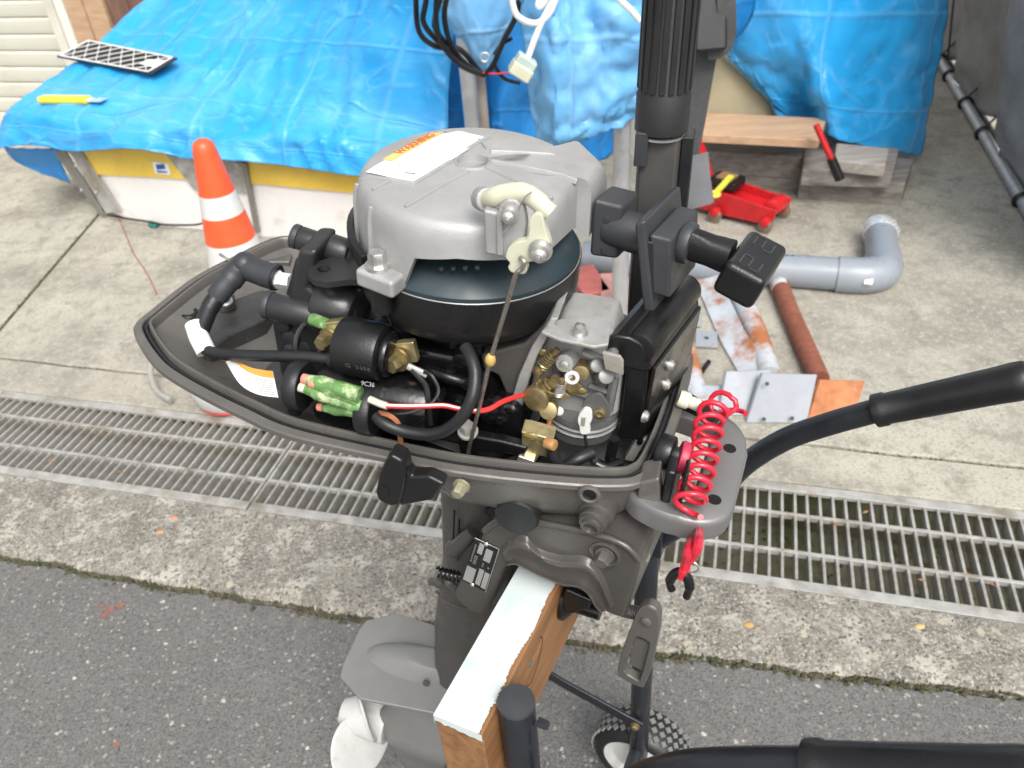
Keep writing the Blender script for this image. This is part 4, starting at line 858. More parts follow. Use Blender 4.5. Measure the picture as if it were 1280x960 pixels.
MB().hexbolt(S(TX + .0165, Yn + .002, BZ - .012), SXv, .005, .010, False).build('cap_screw', TUBEB, cart)
MB().hexbolt(S(TX + .0165, Yn + .002, BZ - .12), SXv, .007, .018).build('board_bolt', STEEL, cart)
# the wooden board
bx0, bx1, by0, by1 = -.277, -.2295, .322, .80
brd = MB().hexa([S(bx0, by0, BZ - .108), S(bx1, by0, BZ - .108), S(bx1, by1, BZ - .108), S(bx0, by1, BZ - .108), S(bx0, by0, BZ), S(bx1, by0, BZ), S(bx1, by1, BZ), S(bx0, by1, BZ)]).build('board', BOARDW, cart, bevel=.0015)
pm_ = MB()
NP = 420; rowA, rowB, rowC = [], [], []
for i in range(NP + 1):
    y = by0 - .0012 + (by1 - by0) * i / NP
    rg = .0016 * noise.noise(V((y * 140, 2, 0))) + .0020 * noise.noise(V((y * 520, 4, 0))) + .0022 * noise.noise(V((y * 24, 9, 0)))
    rowA.append(S(bx0 - .0010, y, BZ + .0010)); rowB.append(S(bx1 - .0035 + rg, y, BZ + .0012)); rowC.append(S(bx0 - .0012, y, BZ - .012 + 2 * rg))
pm_.rings([rowC, rowA, rowB], False, False, closed=False)
# paint lapping over the end edge
en = []
for i in range(25):
    x = bx0 + (bx1 - bx0) * i / 24
    en.append(S(x, by0 - .0013, BZ - .006 - .004 * noise.noise(V((x * 200, 8, 0))) - .004 * (i / 24)))
et = [S(bx0 + (bx1 - bx0) * i / 24, by0 - .0012, BZ + .0011) for i in range(25)]
pm_.rings([en, et], False, False, closed=False)
po = pm_.build('paint', PAINTW, brd, ang=4); po['label'] = 'peeling pale mint white paint on the top edge'
for i in range(46):   # paint flecks down the brown face
    pass
MB().lathe(S(bx1, .420, BZ - .030), SXv, [(.0035, -.001), (.0035, .0006), (.001, .0008)], 10).build('nail_head', mat('nail_blue', (.12, .18, .19), .5, metal=.4), brd)
kn = MB().tube(cat_rom([S(bx1 + .0002, .408, BZ - .050), S(bx1 + .0002, .418, BZ - .058), S(bx1 + .0002, .436, BZ - .050), S(bx1 + .0002, .450, BZ - .030), S(bx1 + .0002, .444, BZ - .018)], 6), .0006, 5).build('knot_crack', mat('knot_dark', (.07, .03, .012), .8), brd)

# ================================================================== OUTBOARD MOTOR
motor = thing('outboard_motor', 'dark grey outboard motor with its cover off and powerhead exposed', 'outboard motor', mtx=MW)
def mb_(name, b, m, parent=None, bevel=0.0, ang=38, seg=2, kind=None): return b.build(name, m, parent or motor, bevel, ang, True, kind, seg)
NY = V((0, -1, 0)); PX = V((1, 0, 0)); PZ = V((0, 0, 1))

# ---- lower cowl
rim = [(168, 416, 0), (183, 442, 0), (205, 465, 0), (250, 492, 0), (300, 517, 0), (360, 543, 0), (485, 572, 0), (580, 591, 0), (700, 604, 0), (775, 607, 0), (806, 600, 0), (826, 580, 0), (850, 519, 0), (866, 455, 0), (862, 436, 0), (845, 421, 0), (778, 391, 0), (727, 374, 0), (640, 349, .004), (540, 322, .008), (440, 300, .012), (364, 294, .014), (333, 300, .014), (293, 319, .010), (240, 347, .006), (183, 391, 0), (169, 404, 0)]
ro = cat_rom([mz(u, v, h) for u, v, h in rim], 5, True)
def ring(d, z): return [p + V((0, 0, z)) for p in inset(ro, d)]
TC = V((-.04, 0, 0))
def uring(b0, k0, d1, z0, z1):      # tray rings: tapering inwards at the rear, upright at the front
    A_, B_ = inset(ro, b0), inset(ro, d1); out = []
    for o_, p, q_ in zip(ro, A_, B_):
        t = min(1, max(0, (o_.x + .06) / .10)); t = t * t * (3 - 2 * t)
        c_ = V((TC.x, TC.y, p.z)); r = p.lerp(c_, k0).lerp(q_, t); out.append(r + V((0, 0, z0 + (z1 - z0) * t)))
    return out
lc = mb_('cowl_pan', MB().rings([uring(0, .62, .032, -.066, -.070), uring(0, .54, .020, -.058, -.060), uring(0, .40, .012, -.044, -.045), uring(0, .19, .007, -.022, -.020), uring(0, .05, .005, -.0095, -.011), ring(.0015, -.0085), ring(-.0008, -.006), ring(-.0004, -.0015), ring(.001, .0), ring(.0075, .0012), ring(.0085, .0002), ring(.0092, -.0055), ring(.0150, -.0055), ring(.0156, .0035), ring(.0162, .0045), ring(.0185, .0045), ring(.0195, .0030), ring(.0205, -.006), uring(.0205, .13, .022, -.022, -.022), uring(.0205, .32, .024, -.042, -.048), uring(.0205, .40, .030, -.048, -.055)]), COWL, ang=32)
mb_('cowl_seal', MB().tube([p + V((0, 0, -.0035)) for p in inset(ro, .0121)], .0026, 6, True), RUBBERD, lc)
tray = [V((p.x, p.y, -.046 if p.x < -.06 else -.053)) for p in uring(.0205, .38, .024, 0, 0)]
mb_('tray_floor', MB().rings([[p - V((0, 0, .006)) for p in tray], tray]), TRAY, lc)
# moulded pad at the rear of the tray with its bolt
bpts = [(246, 398), (262, 372), (300, 350), (330, 356), (345, 382), (330, 398), (285, 418), (262, 440), (250, 438)]
mb_('tray_pad', MB().prism([V((p.x, p.y, -.040)) for p in (mz(u, v, -.012) for u, v in bpts)], (0, 0, .028)), TRAY, lc, bevel=.006, seg=3)
mb_('tray_boss', MB().rcyl(mz(283, 385, -.012), mz(283, 385, -.012) + V((0, 0, .018)), .011, .003), COWL, lc)
mb_('tray_bolt', MB().hexbolt(mz(283, 378, .004), V((0, -.2, 1)), .0055, .008), STEEL, lc)
mb_('grommet', MB().torus(mz(236, 392, -.010), PZ, .008, .003, 16, 6), RUBBERD, lc)
mb_('tray_tab', MB().obox(mz(346, 322, .0), V((.018, .006, 0)), V((-.004, .016, 0)), V((0, 0, .004))), COWL, lc, bevel=.002)
mb_('wire_hook', MB().tube(cat_rom([mz(275, 318, .016), mz(283, 323, .018), mz(289, 327, .012), mz(283, 345, -.004)], 5), .0018, 6), STEEL, lc)
# warning label on the tray wall
lb0 = [my(282, 452, -.105), my(300, 480, -.118), my(322, 493, -.125), my(348, 497, -.13)]
lb1 = [my(293, 449, -.085), my(312, 459, -.10), my(330, 463, -.112), my(341, 464, -.118)]
a_, b__ = cat_rom(lb0, 5), cat_rom(lb1, 5)
wl = mb_('warning_label', MB().rings([a_, b__], False, False, closed=False), LABELW, lc)
mb_('orange_strip', MB().rings([[p.lerp(q, .74) + V((0, -.0006, .0008)) for p, q in zip(a_, b__)], [p.lerp(q, 1.0) + V((0, -.0006, .0008)) for p, q in zip(a_, b__)]], False, False, closed=False), ORANGE, wl)
for k in range(7):
    t = .08 + k * .085
    mb_('print_line', MB().rings([[p.lerp(q, t) + V((0, -.0006, .0008)) for p, q in list(zip(a_, b__))[4:-1]], [p.lerp(q, t + .03) + V((0, -.0006, .0008)) for p, q in list(zip(a_, b__))[4:-1]]], False, False, closed=False), mat('print_grey', (.42, .42, .42), .6), wl)

# ---- recoil starter housing
R0 = .101; HT = .208
ZT = [(0, .163), (160, .160), (190, .150), (216, .128), (240, .130), (250, .133), (254, .145), (260, .172), (280, .178), (300, .176), (328, .171), (360, .163)]
def zbot(th):      # skirt lower edge by angle (degrees, 270 is the camera side)
    t = math.degrees(th) % 360
    for (a0, z0), (a1, z1) in zip(ZT, ZT[1:]):
        if a0 <= t <= a1: return z0 + (z1 - z0) * (t - a0) / (a1 - a0)
ths = [rad(a) for a in range(34, 326, 2)]
HC = V((0, .007, 0))
base = [(R0 * math.cos(t), R0 * math.sin(t) * (1.06 if math.sin(t) > 0 else 1.0) + HC.y * (1 + math.sin(t)) / 2, zbot(t)) for t in ths]
c1, c2, c3 = mz(739, 250, .186), mz(759, 229, .186), mz(729, 197, .186)
base += [(c1.x - .012, c1.y - .002, .160), (c1.x, c1.y, .150), (c2.x, c2.y, .150), (c2.x - .006, c2.y + .012, .160), (c3.x, c3.y, .164)]
def srg(s, z, dz=None): return [V((x * s, y * s, (zb if z is None else z))) for x, y, zb in base]
bos = .0165; BC = mz(591, 203, .208)
prof = [srg(.955, None), srg(1.012, None), srg(1.0, .184), srg(.992, .192), srg(.975, .1985), srg(.945, .2035), srg(.90, .206), srg(.5, HT)]
def circ(r, z): return [V((BC.x + r * math.cos(math.atan2(y, x)), BC.y + r * math.sin(math.atan2(y, x)), z)) for x, y, zb in base]
prof += [circ(bos, HT), circ(bos * .96, HT + .0015), circ(bos * .88, HT + .0015), circ(bos * .84, HT - .004), circ(.001, HT - .004)]
sh_ = mb_('starter_housing', MB().rings(prof), ALU, ang=40)
def onhood(u, v, z=HT): return mz(u, v, z)
def rib(P, w=.0028, h=.0026): return mb_('rib', MB().sweep(P, [(-w, -.002), (w, -.002), (w * .5, h), (-w * .5, h)]), ALU, sh_, bevel=.0008)
ctr = V((0, 0, HT))
def hoodz(p):
    r = V((p.x, p.y, 0)).length / R0
    return HT - .002 * min(1, max(0, (r - .5) / .4)) if r < .9 else HT - .002 - max(0, (r - .9)) * .12
def rp(u, v):
    p = mz(u, v, HT - .002); return V((p.x, p.y, hoodz(p)))
def ribline(a, b, n=6): 
    A, B = rp(*a), rp(*b); out = []
    for k in range(n + 1):
        p = A.lerp(B, k / n); out.append(V((p.x, p.y, hoodz(p))))
    return out
rib(ribline((585, 218), (507, 260))); rib(ribline((613, 193), (724, 195))); rib(ribline((614, 205), (722, 224))); rib(ribline((608, 213), (690, 250)))
rib(ribline((452, 220), (517, 233)) + ribline((519, 233), (565, 205))[1:]); rib(ribline((585, 190), (612, 172))); rib(ribline((598, 177), (608, 189)), .0016); rib(ribline((487, 229), (466, 238)), .0018)
for (u, v, u2, v2) in ((466, 243, 460, 318), (504, 262, 498, 336)):
    p = my(u, v, 0); th = None
    A = mz(u, v, .188); ang_ = math.atan2(A.y, A.x); rr = R0
    mb_('rib', MB().sweep([V((rr * k_ * math.cos(ang_), rr * k_ * math.sin(ang_), z)) for k_, z in ((.975, .1985), (.993, .191), (1.002, .184), (1.006, .165), (1.012, .138))], [(-.0022, -.003), (.0022, -.003), (.0014, .0022), (-.0014, .0022)], V((math.cos(ang_), math.sin(ang_), 0))), ALU, sh_, bevel=.0007)
# foot with flange bolt
ft_ = my(474, 345, -.098)
fo_ = mb_('mounting_foot', MB().obox(my(481, 345, -.092), V((.019, -.006, 0)), V((.004, .016, 0)), V((0, 0, .0085))), ALU, sh_, bevel=.004, seg=3)
mb_('flange_bolt', MB().hexbolt(my(472, 334, -.094), PZ, .0078, .012), STEEL, sh_)
mb_('stud', MB().cyl(my(478, 372, -.095) + V((0, 0, -.012)), my(478, 372, -.095) + V((0, 0, .012)), .010, n=16), BLACK, sh_)
# paper label
LZ = HT + .0012
q = [mz(u, v, LZ + .002) for u, v in ((456, 209), (520, 226), (610, 168), (556, 154))]
def lq(a, c): return q[0].lerp(q[1], a).lerp(q[3].lerp(q[2], a), c)
def lz(p): return V((p.x, p.y, max(hoodz(p) + .0012, .19)))
NL = 10
pl_ = mb_('paper_label', MB().rings([[lz(lq(i / NL, j / NL)) for i in range(NL + 1)] for j in range(NL + 1)], False, False, closed=False), LABELW, sh_, ang=80)
ps_ = [[lz(lq(-.02 - .015 + i * .06, .22 + j * .078)) + V((0, 0, .0006)) for i in range(4)] for j in range(11)]
mb_('orange_strip', MB().rings(ps_, False, False, closed=False), mat('strip_amber', (.80, .50, .16), .5), pl_, ang=80)
tx = (q[3] - q[0]).normalized(); ty = -(q[1] - q[0]).normalized(); ty = (ty - tx * ty.dot(tx)).normalized(); 
text('WARNING', .0115, basis(lz(lq(.055, .58)) + V((0, 0, .0012)), tx, ty, tx.cross(ty)), ORANGET, 'lettering', pl_, .0002)
mb_('fold_line', MB().tube([lz(lq(.62, .10)) + V((0, 0, .0006)), lz(lq(.80, .12)) + V((0, 0, .0006))], .0004, 4), INK, pl_)

# ---- flywheel and shroud
fw = mb_('flywheel', MB().lathe(V((0, 0, 0)), PZ, [(.001, .160), (.060, .160), (.088, .150), (.0985, .142), (.101, .139), (.101, .133), (.09, .13), (.001, .13)], 64), TEAL, ang=30)
for k in range(4):
    mb_('casting_mark', MB().rcyl(my(552 + k * 15, 335 - k * .5, -.088) + V((0, 0, -.002)), my(552 + k * 15, 335 - k * .5, -.088) + V((0, -.0016, .0012)), .0022, .0004, 12), TEAL, fw)
mg = mb_('magneto_shroud', MB().lathe(V((0, 0, 0)), PZ, [(.060, .086), (.086, .086), (.095, .089), (.1005, .096), (.1028, .105), (.1035, .131), (.1035, .1345), (.1015, .1352), (.0995, .133), (.099, .12), (.001, .115)], 72), BLACK, ang=32)
mb_('shroud_edge', MB().torus(V((0, 0, .1352)), PZ, .1022, .0007, 72, 5), mat('edge_highlight', (.32, .32, .31), .4, metal=.4), mg)  # pale ring paints the rim highlight along the shroud lip
mb_('shroud_seam', MB().tube([V((-.048, -.0927, .133)), V((-.048, -.0922, .105)), V((-.047, -.088, .093))], .0008, 5), RUBBERD, mg)
mb_('shroud_ring', MB().sweep([V((.108 * math.cos(rad(a)), .108 * math.sin(rad(a)), .142 + .010 * math.sin(rad((a - 140) * 1.6)))) for a in range(140, 232, 6)], [(-.003, -.008), (.003, -.008), (.003, .008), (-.003, .008)]), BLACK, mg, bevel=.001)
# flat lifting arm with hole
ar = [(458, 316), (440, 314), (396, 327), (386, 334), (384, 342), (392, 350), (408, 353), (440, 349), (462, 352), (470, 335)]
ha = [mz(u, v, .112) for u, v in ar]
hc = mz(405, 336, .112)
bm_ = MB()
N_ = 40
def ray_poly(c, a, P):
    best = .05
    d = V((math.cos(a), math.sin(a), 0))
    for i in range(len(P)):
        p, r = P[i], P[(i + 1) % len(P)] - P[i]
        den = d.x * r.y - d.y * r.x
        if abs(den) < 1e-9: continue
        s = ((p.x - c.x) * r.y - (p.y - c.y) * r.x) / den; t = ((p.x - c.x) * d.y - (p.y - c.y) * d.x) / den
        if s > 0 and 0 <= t <= 1: best = s; break
    return c + d * best
outer = [ray_poly(hc, 6.28318 * k / N_, ha) for k in range(N_)]
inner = [hc + V((math.cos(6.28318 * k / N_), math.sin(6.28318 * k / N_), 0)) * .0062 for k in range(N_)]
dn = V((0, 0, -.006))
bm_.rings([inner, outer, [p + dn for p in outer], [p + dn for p in inner], inner], False, False)
mb_('lifting_arm', bm_, HEADM, ang=30)

# ---- crankcase, block, intake
cc = mb_('crankcase', MB().lathe(V((0, 0, 0)), PZ, [(.07, -.055), (.074, .0), (.066, .03), (.062, .085), (.05, .10)], 10), BLACKP, ang=25)
mb_('block_side', MB().box((-.10, -.075, -.05), (.02, .06, .06)), BLACKP, cc, bevel=.008, seg=3)
for (u, v, y, r) in ((575, 452, -.085, .008), (598, 486, -.09, .007), (560, 470, -.085, .006), (612, 520, -.10, .011), (545, 505, -.10, .006), (530, 470, -.08, .007)):
    mb_('case_boss', MB().rcyl(my(u, v, y) + V((0, .02, 0)), my(u, v, y), r, .002, 14), BLACKP, cc)
for (u, v, y) in ((586, 478, -.085), (627, 520, -.098), (575, 500, -.09), (610, 505, -.09)):
    mb_('case_bolt', MB().hexbolt(my(u, v, y), NY, .005, .006), BLACKP, cc)
mb_('case_bolt_bright', MB().hexbolt(my(585, 540, -.115), V((0, -.3, 1)), .007, .010), GALV, cc)
# grey intake casting sweeping to the carburettor
ic = [my(u, v, -.065) for u, v in ((600, 445), (622, 438), (655, 430), (690, 398), (700, 400), (668, 452), (650, 505), (640, 512), (622, 470), (604, 462))]
mb_('intake_casting', MB().prism(ic, (0, .06, 0)), LEGP, cc, bevel=.006, seg=3)
ic2 = [my(u, v, -.085) for u, v in ((618, 505), (648, 510), (655, 545), (640, 575), (600, 585), (575, 575), (590, 545))]
mb_('intake_base', MB().prism(ic2, (0, .07, 0)), BLACKP, cc, bevel=.008, seg=3)
mb_('side_tube', MB().tube(cat_rom([my(535, 462, -.08), my(556, 470, -.085), my(575, 476, -.085), my(590, 480, -.086)], 5), .006, 10), BLACKP, cc)
mb_('link_bracket', MB().prism([my(u, v, -.118) for u, v in ((572, 552), (590, 545), (628, 552), (660, 560), (655, 572), (620, 566), (592, 566), (576, 580))], (0, .012, 0)), BLACKP, cc, bevel=.003)
mb_('pan_wall', MB().prism([V((p.x, p.y, -.052)) for p in (mz(u, v, -.03) for u, v in ((600, 590), (650, 575), (680, 520), (695, 500), (700, 512), (690, 560), (670, 590)))], (0, 0, .035)), BLACKP, cc, bevel=.005)
mb_('pan_wall', MB().prism([V((p.x, p.y, -.052)) for p in (mz(u, v, -.02) for u, v in ((470, 545), (520, 560), (590, 575), (590, 560), (520, 535), (475, 520)))], (0, 0, .022)), BLACKP, cc, bevel=.004)

# ---- cylinder head with bosses and spark plug
hd_ = mb_('cylinder_head', MB().box((-.195, -.045, -.040), (-.09, .075, .040)), HEADM, bevel=.010, seg=3)
mb_('head_face', MB().prism([my(u, v, -.048) for u, v in ((352, 398), (372, 312), (396, 314), (386, 360), (398, 372), (440, 378), (450, 420), (420, 450), (380, 440), (362, 420))], (0, .05, 0)), HEADM, hd_, bevel=.006, seg=3)
mb_('head_barrel', MB().rcyl(my(394, 374, -.036), my(446, 392, -.036), .025, .008, 28), HEADM, hd_)
def boss(P0, P1, r, y0, y1, capr):
    a, c = my(*P0, y0), my(*P1, y1); ax = (c - a).normalized()
    mb_('head_boss', MB().rcyl(a, c, r, .002, 24), HEADM, hd_)
    mb_('boss_cap', MB().rcyl(a - ax * .007, a + ax * .0005, capr, .002, 24), RUBBER, hd_)
boss((374, 297), (408, 309), .0118, -.012, -.012, .0121); 
mb_('head_boss', MB().rcyl(my(406, 307, -.012), my(438, 318, -.012), .0138, .004, 24), HEADM, hd_)
mb_('boss_elbow', MB().tube(cat_rom([my(426, 314, -.012), my(436, 319, -.010), my(446, 328, -.005), my(450, 340, .0)], 4), .0122, 14), HEADM, hd_)
boss((340, 382), (398, 396), .0138, -.05, -.05, .0145)
mb_('head_boss', MB().rcyl(my(396, 396, -.05), my(412, 402, -.05), .0155, .003, 24), HEADM, hd_)
mb_('head_rib', MB().prism([my(u, v, -.024) for u, v in ((368, 322), (394, 326), (382, 374), (354, 374))], (0, .03, 0)), HEADM, hd_, bevel=.005)
for (u, v, y, r) in ((352, 408, -.055, .008), (362, 425, -.055, .009), (378, 438, -.05, .010), (360, 440, -.06, .006)):
    mb_('head_lug', MB().rcyl(my(u, v, y) + V((0, .02, 0)), my(u, v, y), r, .002, 14), HEADM, hd_)
mb_('clip_ring', MB().torus(my(388, 425, -.062), V((.9, -.3, .1)), .020, .0022, 20, 6), RUBBER, hd_)
mb_('spark_plug', MB().lathe(my(340, 348, -.01), (my(362, 352, -.01) - my(340, 348, -.01)).normalized(), [(.005, -.006), (.006, .0), (.0095, .002), (.0095, .008), (.008, .010), (.008, .020)], 6), WHITEP, hd_)
pc = [my(u, v, y) for u, v, y in ((346, 347, -.01), (332, 343, -.008), (318, 338, -.006), (306, 334, -.004), (296, 340, -.01), (288, 350, -.02), (279, 360, -.03), (272, 370, -.035))]
plug = mb_('plug_cap', MB().tube(cat_rom(pc, 4), [.0135] * 5 + [.0132] * 5 + [.0138] * 5 + [.0128] * 6 + [.0112] * 8, 18), RUBBER, hd_, ang=60)
mb_('cap_ring', MB().torus(my(345, 347, -.01), V((1, 0, -.15)), .0125, .0022, 20, 6), RUBBERD, plug)
mb_('cap_top', MB().sphere(my(306, 331, -.004), .0135, 14), RUBBER, plug)
wr_ = mb_('ignition_lead', MB().tube(cat_rom([my(273, 369, -.035), my(264, 382, -.045), my(256, 400, -.06), my(250, 418, -.075), my(254, 434, -.085), my(268, 441, -.09), my(300, 444, -.095), my(340, 445, -.095), my(380, 446, -.095), my(416, 449, -.095)], 6), [.0092] * 8 + [.0088] * 10 + [.0062] * 2 + [.0056] * 50, 14), RUBBERD, ang=60)
mb_('white_sleeve', MB().tube([my(243, 405, -.068), my(249, 422, -.078), my(258, 440, -.086)], [.0095, .0098, .0096], 18), mat('sleeve_white', (.78, .80, .72), .4), wr_)

# ---- ignition coil, boxes, connectors
cA, cB = my(427, 430, -.095), my(482, 442, -.098)
cax = (cB - cA).normalized()
coil = mb_('ignition_coil', MB().rcyl(cA, cB, .0265, .004, 36), BLACK, ang=30)
mb_('coil_step', MB().rcyl(cB, cB + cax * .008, .021, .003, 28), BLACKP, coil)
mb_('coil_tower', MB().rcyl(my(412, 449, -.096), my(432, 452, -.097), .0085, .002, 16), RUBBERD, coil)
for (u, v, y, s) in ((410, 425, -.085, 1.0), (497, 452, -.10, 1.12)):
    p = my(u, v, y)
    mb_('coil_tab', MB().obox(p + V((.006, .010, .006)), V((.009, 0, .003)), V((0, .004, 0)), V((-.002, 0, .011))), ZINC, coil, bevel=.0015)
    mb_('coil_bolt', MB().hexbolt(p + V((0, .004, 0)), V((-.25, -1, .1)), .0075 * s, .012), BRASS, coil)
mb_('coil_terminal', MB().rcyl(my(388, 398, -.07), my(425, 412, -.075), .0062, .002, 12), GREENV, coil)
mb_('ground_lug', MB().tube([my(510, 458, -.105), my(526, 465, -.106), my(534, 469, -.106)], .0034, 8), STEEL, coil)
tm = basis(my(448, 458, -.1225) + V((0, -.0020, 0)), cax, V((0, -.35, .94)).normalized(), cax.cross(V((0, -.35, .94)).normalized()))
GREYT = mat('faint_print', (.20, .20, .20), .6)
text('Q  3655', .0075, tm, mat('coil_print', (.055, .055, .055), .5), 'lettering', coil, .0002)
cdi = mb_('cdi_unit', MB().rcyl(my(405, 488, -.10), my(545, 510, -.10), .030, .006, 32), BLACKP, ang=30)
cdd = (my(545, 510, -.10) - my(405, 488, -.10)).normalized()
text('9C36', .0058, basis(my(466, 483, -.118) + V((0, -.010, .010)), cdd, V((0, .6, .8)), cdd.cross(V((0, .6, .8))).normalized()), mat('white_print', (.30, .30, .30), .5), 'lettering', cdi, .0002)
for (u, v, y) in ((374, 482, -.115), (462, 512, -.130)):
    p = my(u, v, y)
    mb_('rubber_holder', MB().lathe(p - cdd * .007, cdd, [(.014, 0), (.022, 0), (.0235, .002), (.0235, .012), (.022, .014), (.014, .014)], 28), RUBBERD, cdi)
mb_('holder_stem', MB().tube([my(462, 520, -.13), my(462, 555, -.13)], .007, 10), RUBBERD, cdi)
mb_('holder_stem', MB().tube([my(374, 495, -.115), my(368, 515, -.12)], .007, 10), RUBBERD, cdi)
con = [((383, 474), (450, 494), GREENV, .0078), ((379, 485), (452, 508), GREENV, .0074), ((402, 509), (452, 514), GREENV, .0066), ((392, 480), (448, 500), GREENV, .0066)]
for k, (a, c, m, r) in enumerate(con):
    p, q_ = my(*a, -.138 - .004 * (k % 2)), my(*c, -.142)
    cn = mb_('bullet_connector', MB().lathe(p, q_ - p, [(r * .3, 0), (r * .62, .002), (r * .75, .008), (r, .014), (r * .92, .028), (r, .034), (r * .95, (q_ - p).length)], 14), m, cdi)
    mb_('connector_tip', MB().rcyl(p - (q_ - p).normalized() * .004, p + (q_ - p).normalized() * .003, r * .6, .001, 10), mat('tip_pink', (.62, .22, .16), .4) if k != 1 else CREAM, cn)
# wires
rw = cat_rom([my(u, v, y) for u, v, y in ((468, 503, -.148), (483, 507, -.15), (510, 508, -.148), (535, 507.5, -.145), (556, 507, -.14), (575, 511, -.136), (596, 513.5, -.13), (612, 511, -.125), (628, 502, -.115), (645, 496, -.10), (658, 493, -.085))], 6)
rwo = mb_('red_wire', MB().tube(rw, .0023, 8), WIRER, coil); rwo['label'] = 'red wire with a white tracer stripe'
mb_('tracer_stripe', MB().tube([p + V((0, -.0012, .0017)) for p in rw[:38]], .0011, 6), WIREW, rwo)
mb_('white_wire', MB().tube([my(462, 499, -.146), my(476, 505, -.149), my(484, 507.5, -.15)], .0032, 8), CREAM, coil)
mb_('black_hose', MB().tube(cat_rom([my(u, v, y) for u, v, y in ((470, 520, -.145), (482, 530, -.15), (505, 539, -.15), (535, 543, -.15), (558, 537, -.15), (578, 520, -.148), (590, 497, -.142), (594, 470, -.13), (590, 450, -.12), (582, 434, -.108))], 6), .0055, 12), RUBBERD, coil, ang=60)
mb_('brown_wire', MB().tube(cat_rom([my(u, v, y) for u, v, y in ((474, 516, -.143), (488, 520, -.147), (498, 530, -.147), (500, 545, -.145), (503, 565, -.14))], 6), .0024, 7), WIREBR, coil)
mb_('thin_wire', MB().tube(cat_rom([my(u, v, y) for u, v, y in ((478, 516, -.14), (500, 517, -.14), (520, 513, -.135), (540, 503, -.125), (548, 488, -.115), (540, 470, -.11), (530, 465, -.107))], 6), .0018, 6), RUBBERD, coil)
mb_('thin_wire', MB().tube(cat_rom([my(u, v, y) for u, v, y in ((515, 462, -.107), (524, 472, -.11), (533, 484, -.112), (536, 505, -.12), (538, 530, -.12))], 6), .0026, 7), RUBBERD, coil)

# ---- interlock levers and rod
yL = -.104
lv = mb_('lever_bracket', MB().prism([my(u, v, yL - .012) for u, v in ((603, 262), (621, 266), (624, 256), (633, 249), (645, 250), (654, 259), (658, 280), (655, 305), (650, 322), (636, 327), (622, 321), (606, 318))], (0, .010, 0)), ALU, bevel=.0025)
mb_('bracket_rib', MB().prism([my(u, v, yL - .015) for u, v in ((620, 268), (627, 260), (629, 320), (621, 320))], (0, .006, 0)), ALU, lv, bevel=.001)
ul = mb_('interlock_lever', MB().tube(cat_rom([my(606, 250, yL + .012), my(616, 247, yL + .0), my(634, 242, yL - .002), my(654, 241, yL - .004), my(668, 248, yL - .008), my(682, 260, yL - .012), my(689, 266, yL - .013)], 5), [.0068] * 6 + [.0076] * 10 + [.0072] * 8 + [.0064] * 8, 14), CREAM, lv, ang=60)
mb_('lever_pivot', MB().rcyl(my(602, 248, yL + .016), my(610, 250, yL + .004), .0095, .002, 18), ALU, lv)
mb_('pivot_screw', MB().screw(my(637, 267, yL - .012), V((.12, -1, .12)), .0052, .011), STEEL, lv)
mb_('return_spring', MB().tube(cat_rom([my(648, 262, yL - .016), my(655, 248, yL - .018), my(665, 240, yL - .016)], 4) , .0008, 5), STEEL, lv)
mb_('return_spring', MB().tube(cat_rom([my(638, 272, yL - .018), my(636, 282, yL - .018), my(629, 292, yL - .018)], 4) , .0008, 5), STEEL, lv)
mb_('interlock_cam', MB().prism(cat_rom([my(u, v, yL - .020) for u, v in ((662, 274), (670, 267), (678, 270), (682, 288), (688, 308), (684, 322), (668, 327), (657, 329), (659, 336), (655, 343), (640, 341), (635, 335), (637, 329), (632, 322), (635, 311), (646, 303), (657, 300), (661, 290))], 4, True), (0, .008, 0)), CREAM, lv, bevel=.002)
mb_('lever_screw', MB().screw(my(676, 312, yL - .020), V((.12, -1, .08)), .0064, .013), STEEL, lv)
rod = cat_rom([my(650, 322, yL - .022), my(655, 327, yL - .025), my(652, 336, yL - .025), my(644, 345, yL - .026), my(632, 386, yL - .026), my(613, 450, yL - .028), my(600, 505, yL - .028), my(590, 545, yL - .022), my(584, 570, yL - .018)], 5)
rd = mb_('link_rod', MB().tube(rod, .0019, 8), mat('rod_steel', (.36, .33, .29), .35, metal=.85, var=.3, scale=60), lv)
mb_('rod_stop', MB().sphere(my(613, 450, yL - .028), .0052, 12, (.9, .9, 1.25)), mat('amber_plastic', (.50, .33, .10), .35), rd)

# ---- rope guide and starter grip (yawed with the pull rope)
gX = V((math.cos(rad(-16)), math.sin(rad(-16)), 0)); gY = V((-gX.y, gX.x, 0))
def near(P, y, ext): return MB().prism([my(u, v, y) for u, v in P], gY * ext)
gb = mb_('rope_guide', near(((741, 249), (778, 258), (772, 325), (736, 320)), .020, .038), RUBBER, bevel=.004, seg=3)
for (u, v) in ((757, 274), (754, 313)): mb_('guide_dimple', MB().lathe(my(u, v, .020), -gY, [(.0035, -.001), (.0035, .0008), (.001, .0012)], 12), RUBBER, gb)
nk = my(787, 289, .030)
mb_('guide_neck', MB().rcyl(nk - gX * .022, nk + gX * .020, .0185, .003, 28), RUBBER, gb)
fl_ = mb_('guide_flange', near(((792, 280), (806, 275), (818, 392), (804, 394)), -.020, .084), RUBBER, gb, bevel=.0035, seg=3)
mb_('guide_block', near(((811, 293), (839, 300), (837, 374), (812, 367)), -.018, .068), RUBBER, fl_, bevel=.003, seg=3)
mb_('block_rib', near(((808, 302), (817, 303), (818, 378), (809, 378)), -.0185, .050), RUBBERD, fl_, bevel=.0015)
ck = my(854, 302, .008)
mb_('guide_collar', MB().rcyl(ck - gX * .002, ck + gX * .009, .0185, .003, 28), RUBBER, fl_)
ts, te = my(862, 304, .004), my(914, 322, -.002)
